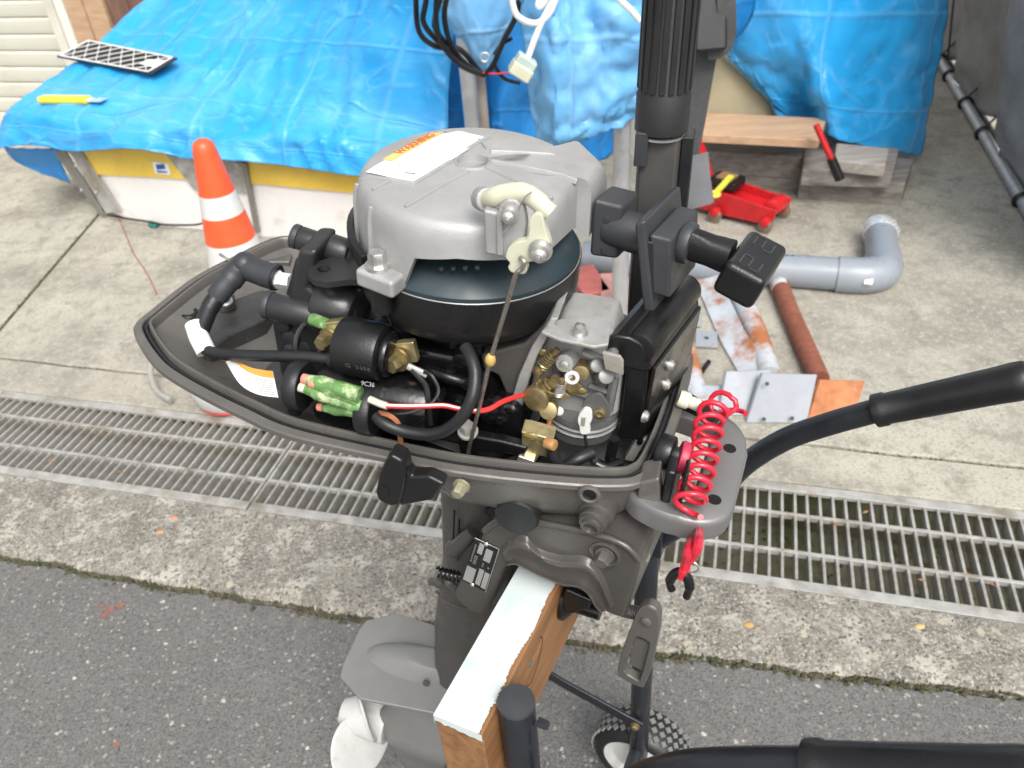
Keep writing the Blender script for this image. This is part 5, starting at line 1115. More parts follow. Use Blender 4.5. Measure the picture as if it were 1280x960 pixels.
tg = mb_('starter_grip', MB().rings([[c_ + gY * (a * w_) + PZ * (b_ * h_) for a, b_ in ((-1, -.6), (-.6, -1), (.6, -1), (1, -.6), (1, .6), (.6, 1), (-.6, 1), (-1, .6))] for c_, w_, h_ in ((ts, .0100, .0130), (ts.lerp(te, .5), .0100, .0125), (te, .0125, .0135))]), BLACK, ang=50)
tcx = my(938, 336, -.002); tax = (gX * .95 + PZ * -.22).normalized(); tay = gY; taz = tax.cross(tay)
hl = .036
gbx = mb_('grip_bar', MB().obox(tcx, tax * .0185, tay * hl, taz * .0162), BLACK, tg, bevel=.006, seg=4)
EMB = mat('emboss', (.04, .04, .043), .4)
for a, bb, da, db in ((-.009, -.55, .0007, .0075), (-.001, -.55, .0007, .0075), (.008, -.55, .0007, .0075), (-.009, .50, .0007, .0075), (-.001, .50, .0007, .0075), (.008, .50, .0007, .0075), (-.005, -.30, .004, .0007), (.004, .24, .004, .0007), (-.005, .78, .004, .0007), (.004, -.80, .004, .0007)):
    mb_('embossed_mark', MB().obox(tcx + tax * a + tay * hl * bb + taz * .0162, tax * da, tay * db, taz * .0006), EMB, gbx)

# ---- air box (intake silencer)
yA = -.062
prf = [(758, 424), (770, 421), (786, 424), (799, 431), (808, 443), (811, 456), (808, 490), (800, 552), (770, 549), (778, 500), (781, 468), (760, 446)]
ab = mb_('air_box', MB().prism([my(u, v, yA) for u, v in prf], gY * .115), BLACKP, bevel=.003, ang=30, seg=3)
lid = [my(u, v, yA - .003) for u, v in ((757, 423), (770, 419), (787, 422), (801, 430), (811, 443), (814, 462), (809, 466), (780, 460), (759, 438))]
mb_('air_box_lid', MB().prism(lid, gY * .123), BLACK, ab, bevel=.0025, ang=30, seg=3)
sA, sB = my(783, 420, yA), my(783, 420, yA) + V((0, .10, 0))
mb_('lid_groove', MB().sweep([sA + V((.002, .0, .002)), sA + gY * .118 + V((.002, 0, .002))], [(-.0016, -.002), (.0016, -.002), (.0016, .0016), (-.0016, .0016)]), RUBBERD, ab)
mb_('lid_roll', MB().rcyl(my(797, 437, yA + .0) + V((0, -.001, .001)), my(797, 437, yA) + gY * .120 + V((0, 0, .001)), .0155, .003, 28), BLACK, ab)
xF = my(812, 470, yA).x
fp = [my(812, 462, yA).z, my(803, 556, yA).z]
fpo = V((xF, yA + .002, 0))
mb_('cover_plate', MB().hexa([fpo + gX * a + gY * b_ + PZ * z for z in (fp[1] - .004, fp[0] + .002) for a, b_ in ((-.001, 0), (.004, 0), (.004, .120), (-.001, .120))]), BLACKP, ab, bevel=.004, seg=3)
for (u, v, y_) in ((836, 456, .035), (804, 520, -.045), (831, 480, .035)):
    rdl = MI.to_3x3() @ ray(u, v); cl0 = MI @ CP; p = cl0 + rdl * ((fpo + gX * .004 - cl0).dot(gX) / rdl.dot(gX)); mb_('plate_screw', MB().lathe(p, gX, [(.006, 0), (.006, .002), (.0035, .005), (.001, .0055)], 14), STEEL, ab)
mb_('grey_spacer', MB().obox(my(795, 558, -.05), V((.005, 0, 0)), V((0, .006, 0)), V((.004, 0, .016))), GALV, ab, bevel=.002)

# ---- carburettor
yC = -.072
cbd = [my(u, v, yC + .012) for u, v in ((668, 452), (684, 420), (700, 402), (764, 412), (770, 432), (778, 468), (772, 520), (748, 528), (712, 520), (694, 520), (660, 500))]
carb = mb_('carburettor', MB().prism(cbd, (0, .055, 0)), ALUD, bevel=.005, seg=3)
mb_('gasket_flange', MB().prism([my(u, v, yC - .002) for u, v in ((637, 508), (648, 470), (664, 434), (688, 398), (698, 398), (672, 445), (658, 486), (652, 512))], (0, .06, 0)), ALUD, carb, bevel=.002)
tp_ = [mz(u, v, my(725, 425, yC).z + .008) for u, v in ((676, 418), (690, 405), (720, 398), (764, 406), (760, 434), (742, 437), (700, 428))]
mb_('carburettor_cover', MB().prism(tp_, (0, 0, .0035)), ALUD, carb, bevel=.0012)
mb_('cover_screw', MB().screw(mz(724, 417, tp_[0].z + .0035), PZ, .0055, .009), STEEL, carb)
mb_('linkage_plate', MB().prism([my(u, v, yC - .006) for u, v in ((752, 440), (775, 446), (779, 452), (779, 470), (756, 462))], (0, .004, 0)), GALV, carb, bevel=.001)
bw = my(728, 512, yC + .03); 
mb_('float_bowl', MB().lathe(V((bw.x, bw.y, bw.z + .012)), V((0, 0, -1)), [(.036, 0), (.037, .004), (.034, .006), (.034, .028), (.028, .034), (.012, .036), (.001, .036)], 32), mat('bowl_metal', (.20, .20, .20), .45, metal=.6, var=.15), carb)
for k in range(3): mb_('bowl_rib', MB().torus(V((bw.x, bw.y, bw.z + .008 - k * .006)), PZ, .0352, .0016, 32, 6), ALUD, carb)
def cylm(n_, u, v, r, h, m, ax=NY, y=None): 
    p = my(u, v, yC if y is None else y); ax = V(ax).normalized(); return mb_(n_, MB().rcyl(p + ax * -.02, p + ax * h, r, min(.0015, r * .3), 18), m, carb)
cylm('jet_boss', 708, 452, .0085, .006, ALUD, (-.2, -1, .3)); cylm('jet_plug', 708, 454, .0045, .008, STEEL, (-.2, -1, .3))
cylm('jet_boss', 727, 464, .0080, .006, BRASS, (0, -1, .2)); ALUD2 = mat('carb_metal_dark', (.17, .17, .165), .42, metal=.3, var=.2, scale=60)
cylm('stub', 746, 457, .0065, .002, ALUD2, (.5, -1, .9)); cylm('stub', 757, 470, .0075, .003, ALUD2, (.5, -1, .9)); cylm('stub', 765, 446, .005, .002, ALUD2)
p = my(715, 474, yC - .006)
mb_('nipple', MB().lathe(p + V((0, .01, 0)), V((0, -1, .25)), [(.0066, 0), (.0066, .012), (.0062, .0125), (.0034, .0125), (.0034, .006), (.001, .006)], 20), mat('nipple_white', (.75, .75, .73), .35, metal=.3), carb)
def spring(n_, a, c, y0_, r, turns, wr2, m):
    A, B_ = my(*a, y0_), my(*c, y0_); ax = B_ - A; f1, f2 = MB().frame(ax); n = turns * 12
    return mb_(n_, MB().tube([A + ax * (k / n) + (f1 * math.cos(k * 6.28318 / 12) + f2 * math.sin(k * 6.28318 / 12)) * r for k in range(n + 1)], wr2, 5), m, carb)
spring('adjuster_spring', (678, 458), (692, 442), yC - .006, .0048, 6, .0011, BRASS)
mb_('adjuster_screw', MB().tube([my(674, 463, yC - .006), my(697, 436, yC - .006)], .0028, 8), BRASS, carb)
mb_('adjuster_knob', MB().rcyl(my(676, 461, yC - .006), my(671, 467, yC - .006), .005, .001, 12), BRASS, carb)
spring('throttle_spring', (674, 492), (690, 480), yC - .012, .0085, 5, .0014, BRASS)
mb_('throttle_shaft', MB().tube([my(668, 497, yC - .012), my(696, 474, yC - .012)], .0055, 12), BRASS, carb)
mb_('throttle_cam', MB().rcyl(my(672, 496, yC - .018), my(668, 500, yC - .024), .0125, .002, 20), BRASS, carb)
mb_('cam_roller', MB().rcyl(my(688, 510, yC - .014), my(685, 514, yC - .026), .0085, .0015, 18), BRASS, carb)
spring('idle_spring', (698, 494), (702, 478), yC - .014, .0042, 6, .0011, STEEL)
mb_('idle_screw', MB().tube([my(698, 497, yC - .014), my(703, 474, yC - .014)], .0026, 8), BRASS, carb)
mb_('lever_plate', MB().prism([my(u, v, yC - .012) for u, v in ((664, 482), (672, 475), (684, 474), (700, 486), (712, 496), (704, 502), (690, 498), (676, 505))], (0, .002, 0)), BRASS, carb, bevel=.0005)
mb_('brass_lever', MB().prism([my(u, v, yC - .008) for u, v in ((700, 480), (716, 474), (728, 484), (712, 492))], (0, .003, 0)), BRASS, carb, bevel=.0005)
mb_('link_pin', MB().tube([my(688, 518, yC - .02), my(686, 530, yC - .022), my(687, 546, yC - .026)], .0022, 8), RUSTM, carb)
mb_('white_ball', MB().sphere(my(699, 514, yC - .016), .0045, 10), WHITEP, carb)
ch = mb_('choke_lever', MB().prism(cat_rom([my(u, v, yC - .016) for u, v in ((729, 502), (742, 493), (752, 494), (762, 510), (760, 524), (748, 528), (736, 524), (728, 515))], 3, True), (0, .003, 0)), mat('choke_grey', (.09, .088, .085), .4), carb, bevel=.0008)
mb_('choke_rivet', MB().lathe(my(750, 516, yC - .016), NY, [(.0058, 0), (.0058, .002), (.003, .003), (.001, .002)], 16), BRASS, ch)
mb_('choke_clip', MB().prism(cat_rom([my(u, v, yC - .020) for u, v in ((723, 520), (730, 512), (738, 514), (740, 524), (737, 532), (737, 542), (726, 543), (724, 534), (722, 528))], 3, True), (0, .005, 0)), WHITEP, ch, bevel=.001)
mb_('choke_clip_slot', MB().obox(my(729, 527, yC - .0205), V((.0018, 0, 0)), V((0, .0006, 0)), V((0, 0, .005))), GALV, ch, bevel=.0005)
mb_('choke_wire', MB().tube(cat_rom([my(731, 543, yC - .018), my(734, 560, yC - .02), my(740, 578, yC - .022), my(748, 586, yC - .024)], 5), .0016, 6), RUBBERD, ch)
mb_('spacer_post', MB().tube([my(752, 515, yC - .01), my(747, 500, yC - .01)], .003, 8), STEEL, carb)
bb_ = mb_('throttle_bracket', MB().prism([my(u, v, -.115) for u, v in ((652, 542), (688, 552), (690, 572), (674, 570), (668, 580), (652, 578))], (0, .004, 0)), ZINC, bevel=.001)
mb_('bracket_lip', MB().prism([my(u, v, -.117) for u, v in ((651, 540), (660, 541), (692, 550), (690, 556), (655, 546))], (0, .014, .004)), ZINC, bb_, bevel=.001)
mb_('bracket_foot', MB().prism([my(u, v, -.120) for u, v in ((648, 570), (668, 577), (665, 586), (644, 580))], (0, .006, 0)), mat('bright_zinc', (.72, .68, .58), .25, metal=.8), bb_, bevel=.001)
mb_('bracket_pin', MB().rcyl(my(682, 553, -.118), my(694, 557, -.122), .0052, .001, 14), mat('pin_orange', (.62, .34, .14), .4, metal=.5), bb_)
mb_('throttle_cable', MB().tube(cat_rom([my(690, 560, -.115), my(694, 575, -.116), my(704, 584, -.114), (my(722, 574, -.11)), my(740, 566, -.10)], 5), .006, 12), RUBBERD, bb_, ang=60)
mb_('cable_end', MB().tube(cat_rom([my(745, 580, -.10), my(758, 585, -.10), my(775, 580, -.09)], 4), .006, 10), BLACKP, bb_)
mb_('pan_post', MB().tube([my(762, 575, -.09), my(768, 548, -.09)], .005, 8), BLACKP, bb_)
for (P0, P1, r_) in (((742, 446), (772, 470), .0035), ((728, 440), (752, 450), .004), ((736, 482), (766, 492), .003), ((768, 470), (760, 512), .005), ((716, 490), (738, 496), .003), ((694, 446), (700, 486), .004)):
    mb_('casting_rib', MB().tube([my(*P0, yC + .008), my(*P1, yC + .008)], r_, 8), ALUD2, carb)
GRIME = mat('varnish_grime', (.20, .145, .045), .35, var=.4, scale=120, coat=.4)
for (u, v, r_) in ((677, 440, .006), (712, 486, .009), (724, 488, .006), (664, 545, .006), (680, 478, .005), (733, 463, .004)):
    mb_('grime', MB().sphere(my(u, v, yC + .004 if v < 540 else -.117), r_, 10, (1.2, .35, .7)), GRIME, carb)
# fuel tank side plate behind the starter
mb_('side_plate', MB().prism([my(u, v, .10) for u, v in ((722, 366), (776, 388), (776, 410), (726, 392))], (0, .004, 0)), BLACKP, bevel=.001)
mb_('side_lip', MB().tube([my(732, 388, .095), my(770, 398, .095)], .006, 8), GALV)
mb_('red_lead', MB().tube([my(727, 375, .08), my(724, 392, .08)], .0015, 6), WIRER)

# ---- cowl latch, under-cowl bolts
yl = -.192
lt = mb_('cowl_latch', MB().prism([my(u, v, yl) for u, v in ((481, 577), (488, 569), (503, 577), (507, 590), (505, 610), (499, 632), (488, 634), (472, 626), (469, 616), (473, 594))], (0, .018, 0)), BLACK, bevel=.003, seg=3)
mb_('latch_arm', MB().prism([my(u, v, yl + .004) for u, v in ((503, 580), (514, 596), (536, 596), (556, 606), (540, 626), (498, 634))], (0, .014, 0)), BLACK, lt, bevel=.003)
mb_('latch_slot', MB().obox(my(482, 615, yl - .0002), V((.0026, 0, 0)), V((0, .001, 0)), V((0, 0, .0055))), mat('slot_black', (.002, .002, .002), .9), lt)
mb_('grease_nipple', MB().hexbolt(my(576, 610, -.165) + V((0, .004, 0)), V((-.1, -1, -.1)), .0058, .010), mat('old_brass', (.40, .38, .26), .45, metal=.6), lc)
mb_('pivot_cap', MB().lathe(my(650, 634, -.128), NY, [(.021, -.05), (.021, .012), (.0195, .015), (.001, .016)], 28), RUBBERD, lc)
mb_('side_bolt', MB().lathe(my(745, 644, -.135), V((-.15, -1, -.1)), [(.0165, -.05), (.0165, .0), (.0135, .002), (.0135, .008), (.0120, .009), (.0120, .012), (.0095, .0125), (.0095, .016), (.0065, .0165), (.0050, .012), (.001, .012)], 28), LEGP, lc)
mb_('screw_recess', MB().torus(my(737, 618, -.150), NY, .008, .0022, 20, 6), COWL, lc)
mb_('screw_head', MB().lathe(my(737, 619, -.150), NY, [(.0055, -.004), (.0055, .0005), (.0025, .0015), (.001, .0005)], 14), BLACKP, lc)

# ---- leg, gearcase, propeller
def ell(cx, cy, z, a, c, n=28, sh=2.0):
    return [V((cx + a * math.copysign(abs(math.cos(t)) ** (2 / sh), math.cos(t)), cy + c * math.copysign(abs(math.sin(t)) ** (2 / sh), math.sin(t)), z)) for t in (6.28318 * k / n for k in range(n))]
lx = my(545, 660, -.03).x
lgx = my(535, 820, -.03).x
leg = mb_('drive_leg', MB().rings([ell(lx + .055, 0, -.060, .062, .055), ell(lx + .053, 0, -.16, .055, .047), ell(lx + .050, 0, -.30, .050, .040), ell(lgx + .052, 0, -.45, .050, .036), ell(lgx + .055, 0, -.56, .055, .033), ell(lgx + .055, 0, -.618, .068, .034)]), LEGP, ang=50)
mb_('swivel_tube', MB().cyl(V((lx + .12, 0, -.07)), V((lgx + .13, 0, -.40)), .030, n=24), LEGP, leg)
for (u0, v0, u1, v1) in ((568, 638, 566, 690), (574, 650, 573, 700)):
    mb_('leg_groove', MB().tube([my(u0, v0, -.046), my(u1, v1, -.044)], .0012, 5), BLACKP, leg)
mb_('side_lug', MB().sphere(my(568, 685, -.048), .011, 14), LEGP, leg)
mb_('lug_arm', MB().tube(cat_rom([my(568, 686, -.05), my(580, 675, -.052), my(592, 664, -.05)], 4), .009, 10), LEGP, leg)
mb_('trim_spring', MB().tube([my(546, 715, -.05) + V((.030 * k / 60, .006 * math.sin(k * .63), .006 * math.cos(k * .63))) for k in range(61)], .0016, 5), BLACKP, leg)
mb_('trim_rod', MB().tube(cat_rom([my(538, 727, -.05), my(555, 728, -.055), my(566, 733, -.055), my(575, 745, -.05)], 4), .005, 8), LEGP, leg)
mb_('trim_pin', MB().lathe(my(549, 728, -.058), NY, [(.007, -.01), (.007, .004), (.003, .006)], 14), LEGP, leg)
mb_('reverse_link', MB().tube(cat_rom([my(545, 738, -.05), my(555, 750, -.055), my(575, 758, -.055), my(598, 762, -.05)], 5), .0016, 6), LEGP, leg)
# anti-ventilation plate
zp = my(440, 826, -.02).z
pl_pts = [mz(u, v, zp) for u, v in ((427, 838), (430, 868), (475, 896), (552, 905))]
pf = [mz(u, v, zp) for u, v in ((433, 822), (478, 787), (535, 803))]
apx = pl_pts[0]
xr = min(p.x for p in pl_pts + pf)
hw = .075
plate_o = [V((xr, -.030, zp)), V((xr + .004, -.050, zp)), V((xr + .045, -hw, zp)), V((xr + .16, -hw * .9, zp)), V((xr + .24, -.030, zp)), V((xr + .26, 0, zp)), V((xr + .24, .030, zp)), V((xr + .16, hw * .9, zp)), V((xr + .045, hw, zp)), V((xr + .004, .050, zp)), V((xr, .030, zp))]
GEARP = mat('gearcase_paint', (.20, .197, .19), .5, metal=.12, var=.08, bump=.05)
gc = mb_('ventilation_plate', MB().prism([p - V((0, 0, .003)) for p in plate_o], (0, 0, .006)), GEARP, bevel=.002)
mb_('plate_hump', MB().rings([ell(xr + .10, 0, zp + .002, .075, .030), ell(xr + .115, 0, zp + .016, .07, .024), ell(xr + .14, 0, zp + .026, .055, .016)]), GEARP, gc, ang=50, bevel=.004)
gl = mb_('gearcase', MB().rings([ell(xr + .14, 0, zp, .085, .026), ell(xr + .14, 0, zp - .06, .075, .020), ell(xr + .14, 0, zp - .12, .085, .024), ell(xr + .14, 0, zp - .17, .11, .038), ell(xr + .14, 0, zp - .20, .11, .040), ell(xr + .13, 0, zp - .235, .09, .022), ell(xr + .12, 0, zp - .32, .05, .006)]), GEARP, ang=50)
mb_('drain_screw', MB().lathe(V((xr + .13, -.030, zp + .012)), NY, [(.005, 0), (.005, .004), (.002, .005)], 12), LEGP, gc)
PROPW = mat('prop_white', (.50, .50, .485), .4, var=.1, scale=18, col2=(.30, .30, .28), c2s=16, c2lo=.58, c2hi=.76)
# propeller
hz = zp - .19
pr_ = mb_('propeller', MB().lathe(V((xr + .045, 0, hz)), V((-1, 0, 0)), [(.034, -.005), (.034, .02), (.030, .055), (.020, .075), (.001, .08)], 28), PROPW, ang=45)
for k in range(3):
    a0 = rad(100 + 120 * k); bl = []
    for i in range(7):
        r = .025 + .080 * i / 6; row = []
        wd = (.030 + .042 * math.sin(math.pi * min(1, .18 + .8 * i / 6))) * (1 if i < 6 else .55)
        for j in range(7):
            t = (j / 6 - .5) * 2; aa = a0 + t * wd / r * .75; row.append(V((xr + .012 + t * wd * .5, r * math.cos(aa), hz + r * math.sin(aa))))
        bl.append(row)
    o_ = mb_('blade', MB().rings(bl, False, False, closed=False), PROPW, pr_, ang=60)
    sm = o_.modifiers.new('solid', 'SOLIDIFY'); sm.thickness = .005; sm.offset = 0
    ss = o_.modifiers.new('sub', 'SUBSURF'); ss.levels = 2; ss.render_levels = 2

# ---- clamp bracket on the board (square to the board, not to the steered motor)
yk = .486
near_o = [(600, 676), (606, 664), (618, 654), (634, 649), (652, 649), (690, 656), (730, 664), (765, 674), (786, 685), (799, 700), (798, 716), (790, 745), (781, 774), (770, 772), (752, 764), (742, 757), (736, 746), (728, 738), (716, 734), (705, 733), (692, 729), (672, 721), (656, 714), (644, 706), (634, 706), (628, 716), (606, 770), (590, 768), (566, 746)]
def sM(u, v, y): return MI @ sy(u, v, y)
sYm = MI.to_3x3() @ SYv
nb = [sM(u, v, yk) for u, v in near_o]
cl = mb_('clamp_bracket', MB().prism(nb, sYm * .15), LEGP, bevel=.006, seg=3, ang=35)
# raised rolled flange above the board arch
fl0 = [(634, 707), (644, 705), (658, 712), (674, 720), (694, 728), (706, 732), (718, 733), (730, 738), (738, 747), (744, 758), (752, 766)]
fl1 = [(628, 690), (640, 681), (656, 680), (668, 689), (680, 697), (700, 703), (714, 704), (730, 706), (744, 716), (754, 734), (764, 760)]
def rs(P, n=33):
    C_ = cat_rom([V((u, v, 0)) for u, v in P], 8); return [C_[int(round(k * (len(C_) - 1) / (n - 1)))] for k in range(n)]
A1, A0 = rs(fl1), rs(fl0)
def mixr(t, off, du=0, dvv=0): return [sM(p.x * (1 - t) + q_.x * t + du, p.y * (1 - t) + q_.y * t + dvv, yk + off) for p, q_ in zip(A1, A0)]
mb_('arch_flange', MB().rings([mixr(-.55, .002), mixr(-.3, -.0005), mixr(-.08, -.0060), mixr(.08, -.0085), mixr(.24, -.0072), mixr(.45, -.0048), mixr(.70, -.0060), mixr(.86, -.0110), mixr(.95, -.0145), mixr(1.0, -.0150), mixr(1.04, -.012), mixr(1.02, .004)], False, False, closed=False), LEGP, cl, ang=70)
top_ = [(606, 664), (618, 654), (634, 649), (652, 649), (690, 656), (730, 664), (765, 674), (786, 685), (799, 700)]
mb_('bracket_edge', MB().tube(cat_rom([sM(u, v, yk) for u, v in top_], 3), .0035, 8), LEGP, cl, ang=60)
bp_ = sM(757, 692, yk)
sn = -sYm
mb_('bolt_recess', MB().torus(bp_ + sn * .0005, sn, .0135, .0025, 24, 6), LEGP, cl)
mb_('pivot_bolt', MB().hexbolt(bp_ + sn * .001, sn, .007, .010), COWL, cl)
mb_('cheek_bolt', MB().hexbolt(sM(799, 694, yk + .05), MI.to_3x3() @ SXv, .006, .008), STEEL, cl)
# name plate
d_ = [(594, 672), (624, 686), (607, 740), (577, 725)]
dq = [sM(u, v, yk - .0012) for u, v in d_]
npl = mb_('name_plate', MB().prism(dq, sYm * .001), mat('plate_black', (.012, .012, .012), .35), cl)
def nq(a, c): return dq[0].lerp(dq[1], a).lerp(dq[3].lerp(dq[2], a), c) + sn * .0004
SILV = mat('plate_silver', (.42, .43, .42), .4, metal=.4)
for a0, a1_, c0_, c1_ in ((.24, .44, .05, .27), (.54, .82, .10, .36), (.04, .42, .62, .96), (.52, .72, .56, .92), (.76, .96, .58, .94)):
    mb_('print_box', MB().prism([nq(a0, c0_), nq(a1_, c0_), nq(a1_, c1_), nq(a0, c1_)], sn * .0002), SILV, npl)
for a0, c0_, c1_ in ((.08, .12, .56), (.20, .34, .58), (.26, .34, .58), (.56, .42, .52), (.80, .46, .55)):
    for k in range(int((c1_ - c0_) / .05)):
        mb_('print_mark', MB().prism([nq(a0, c0_ + k * .05), nq(a0 + .07, c0_ + k * .05), nq(a0 + .07, c0_ + k * .05 + .03), nq(a0, c0_ + k * .05 + .03)], sn * .0002), mat('plate_grey', (.16, .16, .16), .5), npl)
for a, c in ((.48, .02), (.45, .98)): mb_('rivet', MB().lathe(nq(a, c), sn, [(.0028, 0), (.002, .0014), (.001, .0016)], 10), STEEL, npl)
mb_('border', MB().tube([nq(0, 0), nq(1, 0), nq(1, 1)], .0005, 4), SILV, npl)
# inner clamp pad pressing on the board, clamp screw and lever
sXm = MI.to_3x3() @ SXv
pz_ = sM(716, 752, yk + .012)
mb_('clamp_pad', MB().lathe(MI @ S(bx1 + .001, yk + .02, BZ - .035), sXm, [(.020, 0), (.020, .004), (.012, .010), (.008, .012), (.008, .04)], 20), BLACKP, cl)
hook = mb_('clamp_hook', MB().prism([sM(u, v, yk + .004) for u, v in ((706, 737), (740, 752), (736, 762), (716, 768), (705, 768), (702, 755))], sYm * .02), BLACK, cl, bevel=.003)
c0s, c1s = MI @ sy(776, 762, yk + .01), MI @ sy(800, 767, yk + .01)
scw = mb_('clamp_screw', MB().cyl(c0s, c1s, .0060, n=16), STEEL, cl)
for k in range(7): mb_('thread', MB().torus(c0s.lerp(c1s, .15 + k * .12), c1s - c0s, .0062, .0011, 18, 5), LEGP, scw)
# lever: flat body with window
yv = yk - .004
lo = [sM(u, v, yv) for u, v in ((796, 765), (802, 759), (811, 757), (820, 762), (824, 772), (823, 792), (812, 842), (804, 861), (790, 856), (772, 846), (771, 838), (776, 816), (788, 785))]
li_ = [sM(u, v, yv) for u, v in ((793, 798), (796, 797), (802, 799), (808, 802), (812, 805), (811, 812), (804, 838), (799, 852), (795, 851), (784, 844), (780, 838), (783, 828), (790, 806))]
mb2 = MB(); dv_ = sYm * .012
lo2 = [p for p in lo]
mb2.rings([li_, lo, [p + dv_ for p in lo], [p + dv_ for p in li_], li_], False, False)
lvo = mb_('clamp_lever', mb2, COWL, cl, bevel=.0025, seg=2, ang=40)
mb_('lever_web', MB().prism([sM(u, v, yv + .005) for u, v in ((793, 799), (811, 806), (802, 838), (786, 830))], sYm * .003), COWL, lvo)
mb_('lever_pin', MB().lathe(sM(808, 777, yv), sn, [(.0058, -.002), (.0058, .0015), (.004, .003), (.001, .0032)], 18), COWL, lvo)
mb_('cheek_arm', MB().prism([sM(u, v, yk + .16) for u, v in ((606, 664), (640, 649), (765, 674), (799, 700), (781, 774), (742, 757), (700, 735), (640, 712))], sYm * .02), LEGP, cl, bevel=.004)

# ---- swivel bracket behind the cheek
mb_('swivel_bracket', MB().prism([sM(u, v, yk + .06) for u, v in ((600, 640), (650, 622), (700, 634), (790, 662), (800, 690), (740, 690), (640, 668))], sYm * .05), BLACKP, bevel=.006)

# ---- front carrying handle
zc = -.030
pth = cat_rom([mz(u, v, zc) for u, v in ((795, 618), (804, 630), (838, 646), (872, 648), (888, 636), (896, 612), (907, 572), (911, 555), (904, 542), (886, 533), (850, 520))], 5)
wd_ = [.0105] * 12 + [.0125 + .0065 * min(1, k / 6) for k in range(20)] + [.017 - .004 * min(1, k / 6) for k in range(19)]
rsg = []
for i, p in enumerate(pth):
    t = (pth[min(i + 1, len(pth) - 1)] - pth[max(i - 1, 0)]).normalized(); sd2 = t.cross(PZ).normalized(); w_ = wd_[min(i, len(wd_) - 1)]
    rsg.append([p + sd2 * a * w_ + PZ * b_ for a, b_ in ((-1, -.011), (-.8, -.013), (.8, -.013), (1, -.011), (1, .005), (.93, .0095), (.75, .0115), (-.75, .0115), (-.93, .0095), (-1, .005))])
fh = mb_('carrying_handle', MB().rings(rsg), mat('handle_grey', (.20, .198, .195), .42, metal=.4, var=.07, bump=.05), ang=45)
for (u, v) in ((912, 561), (893, 625)):
    mb_('screw_hole', MB().lathe(mz(u, v, zc + .0112), PZ, [(.0062, -.001), (.0062, .0008), (.001, .0009)], 18), mat('slot_black', (.002, .002, .002), .9), fh)
mb_('handle_arm', MB().sweep([mz(848, 500, zc + .012), mz(872, 516, zc + .008), mz(896, 532, zc + .004)], [(-.010, -.012), (.010, -.012), (.010, .010), (-.010, .010)]), BLACK, fh, bevel=.003)
# kill switch, shift box, fuel nipple
ks = mb_('kill_switch', MB().rcyl(my(822, 562, -.085), my(842, 568, -.088), .0165, .003, 24), BLACK)
mb_('switch_stem', MB().rcyl(my(840, 568, -.088), my(850, 571, -.089), .0085, .001, 18), RUBBERD, ks)
mb_('stop_button', MB().lathe(my(847, 570, -.089), (my(860, 574, -.089) - my(847, 570, -.089)).normalized(), [(.010, 0), (.0145, .001), (.0155, .004), (.0145, .008), (.010, .0095), (.001, .010)], 28), mat('button_red', (.42, .035, .075), .4), ks)
sb = mb_('switch_box', MB().box(my(824, 634, -.125), my(846, 592, -.125) + V((0, .022, 0))), BLACK, bevel=.003)
mb_('box_flange', MB().box(my(850, 640, -.128), my(856, 592, -.128) + V((0, .020, 0))), BLACK, sb, bevel=.002)
mb_('box_side', MB().prism([my(u, v, -.126) for u, v in ((798, 604), (824, 598), (826, 634), (795, 628))], (0, .03, 0)), COWL, sb, bevel=.003)
fn = mb_('fuel_nipple', MB().lathe(my(848, 497, -.01), (my(872, 506, -.01) - my(848, 497, -.01)).normalized(), [(.0075, 0), (.0085, .003), (.0085, .010), (.006, .012), (.0065, .020), (.004, .024)], 14), mat('nipple_cream', (.62, .60, .48), .4))

# ---- tiller arm folded upright
ty_ = .105
tl = [my(u, v, ty_) for u, v in ((806, 440), (810, 360), (818, 270), (826, 165))]
tb0, tb1 = tl[0], tl[-1]; tdr = (tb1 - tl[1]).normalized(); tsd = PX - tdr * tdr.x; tsd.normalize(); tfr = tdr.cross(tsd)
tl_ = mb_('tiller_arm', MB().rings([[p + tsd * a * .0195 + tfr * b_ * .018 for a, b_ in ((-1, -.5), (-.85, -.8), (.85, -.8), (1, -.5), (1, .7), (.8, 1), (-.8, 1), (-1, .7))] for p in tl]), mat('tiller_paint', (.075, .072, .069), .48, metal=.15, var=.15), bevel=.002, ang=40)
mb_('arm_edge', MB().rings([[p + tsd * (.0255 + a * .0055) + tfr * (b_ * .012 + .003) for a, b_ in ((-1, -1), (1, -1), (1, 1), (-1, 1))] for p in tl[1:]]), RUBBERD, tl_, bevel=.0015)
mb_('arm_clip', MB().obox(my(802, 185, ty_ - .016), tsd * .006, tfr * .006, tdr * .016), RUBBER, tl_, bevel=.001)
mb_('arm_collar', MB().lathe(tb1 - tdr * .003, tdr, [(.020, 0), (.0225, .001), (.0225, .003), (.019, .004)], 28), STEEL, tl_)
gr0 = tb1 + tdr * .002; top_t = my(834, -25, ty_); gl_ = (top_t - gr0).length + .03
tgp = mb_('tiller_grip', MB().lathe(gr0, tdr, [(.0205, 0), (.0245, .0015), (.0245, .034), (.0232, .036), (.022, gl_), (.02, gl_ + .004), (.001, gl_ + .005)], 40), mat('grip_black', (.016, .016, .017), .5, var=.2, bump=.12, bscale=500), tl_)
f1, f2 = MB().frame(tdr)
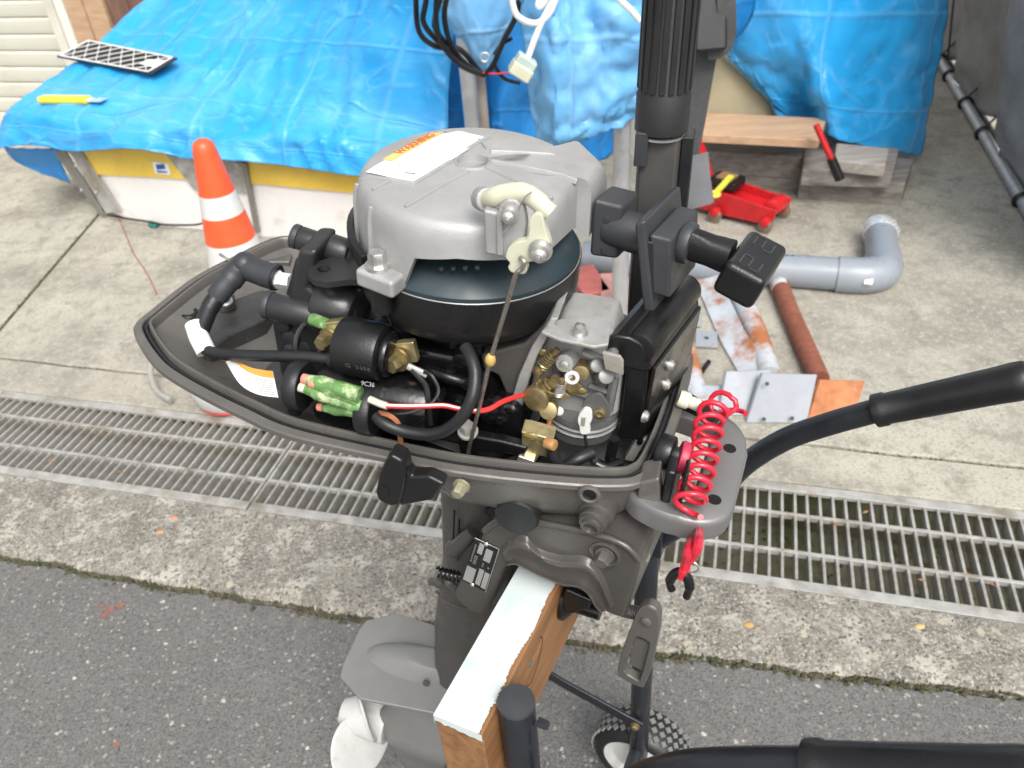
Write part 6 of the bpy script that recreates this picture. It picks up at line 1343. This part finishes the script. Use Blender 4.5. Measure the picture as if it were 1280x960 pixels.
for k in range(18):
    a = 6.28318 * k / 18; dr_ = f1 * math.cos(a) + f2 * math.sin(a); tn_ = tdr.cross(dr_)
    mb_('grip_rib', MB().obox(gr0 + tdr * (.036 + (gl_ - .036) / 2) + dr_ * .0228, dr_ * .0018, tn_ * .0026, tdr * ((gl_ - .042) / 2)), MATS['grip_black'], tgp, bevel=.0008)

# ================================================================== LANYARD
lan = thing('stop_lanyard', 'red coiled stop switch lanyard looped through the carrying handle', 'lanyard', MW @ mz(880, 580, 0))
def ml(u, v, h): return MW @ mz(u, v, h)
axp = cat_rom([ml(u, v, h) for u, v, h in ((916, 522, .0), (910, 506, .012), (897, 508, .014), (888, 522, .012), (884, 548, .008), (878, 575, .004), (872, 598, .002), (864, 622, .0), (858, 640, -.006))], 10)
hx = []; turns = 10; n = len(axp)
cum = [0]
for i in range(1, n): cum.append(cum[-1] + (axp[i] - axp[i - 1]).length)
tot = cum[-1]; NN = int(turns * 20); f_ref = MYv
for k in range(NN + 1):
    s_ = tot * k / NN
    i = max(j for j in range(n) if cum[j] <= s_ + 1e-9); i = min(i, n - 2)
    p = axp[i].lerp(axp[i + 1], (s_ - cum[i]) / max(1e-9, cum[i + 1] - cum[i])); t = (axp[i + 1] - axp[i]).normalized()
    a = (MXv - t * MXv.dot(t)).normalized(); c = t.cross(a)
    ph_ = 6.28318 * turns * k / NN
    hx.append(p + (a * math.cos(ph_) + c * math.sin(ph_) * .9) * .0124)
MB().tube(hx, .0026, 8).build('coil', REDC, lan, ang=70)
MB().tube(cat_rom([ml(860, 655, -.045), ml(866, 668, -.06), sy(862, 685, .47), sy(858, 700, .47), sy(856, 712, .47)], 5), .0045, 8).build('cord', REDC, lan)
MB().tube(cat_rom([ml(874, 655, -.045), sy(873, 680, .47), sy(866, 696, .47), sy(858, 704, .47)], 5), .0042, 8).build('cord', REDC, lan)
MB().torus(sy(863, 708, .47), SYv, .007, .0009, 20, 5).build('split_ring', STEEL, lan)
clp = MB().tube(cat_rom([sy(u, v, .47) for u, v in ((840, 737), (837, 728), (842, 719), (851, 715), (859, 722), (862, 734), (858, 746))], 5), [.0035] * 6 + [.0045] * 20 + [.0035] * 10, 10).build('fork_clip', BLACK, lan)
MB().tube([sy(851, 722, .468), sy(854, 712, .468)], .0035, 8).build('clip_cord', REDC, lan)
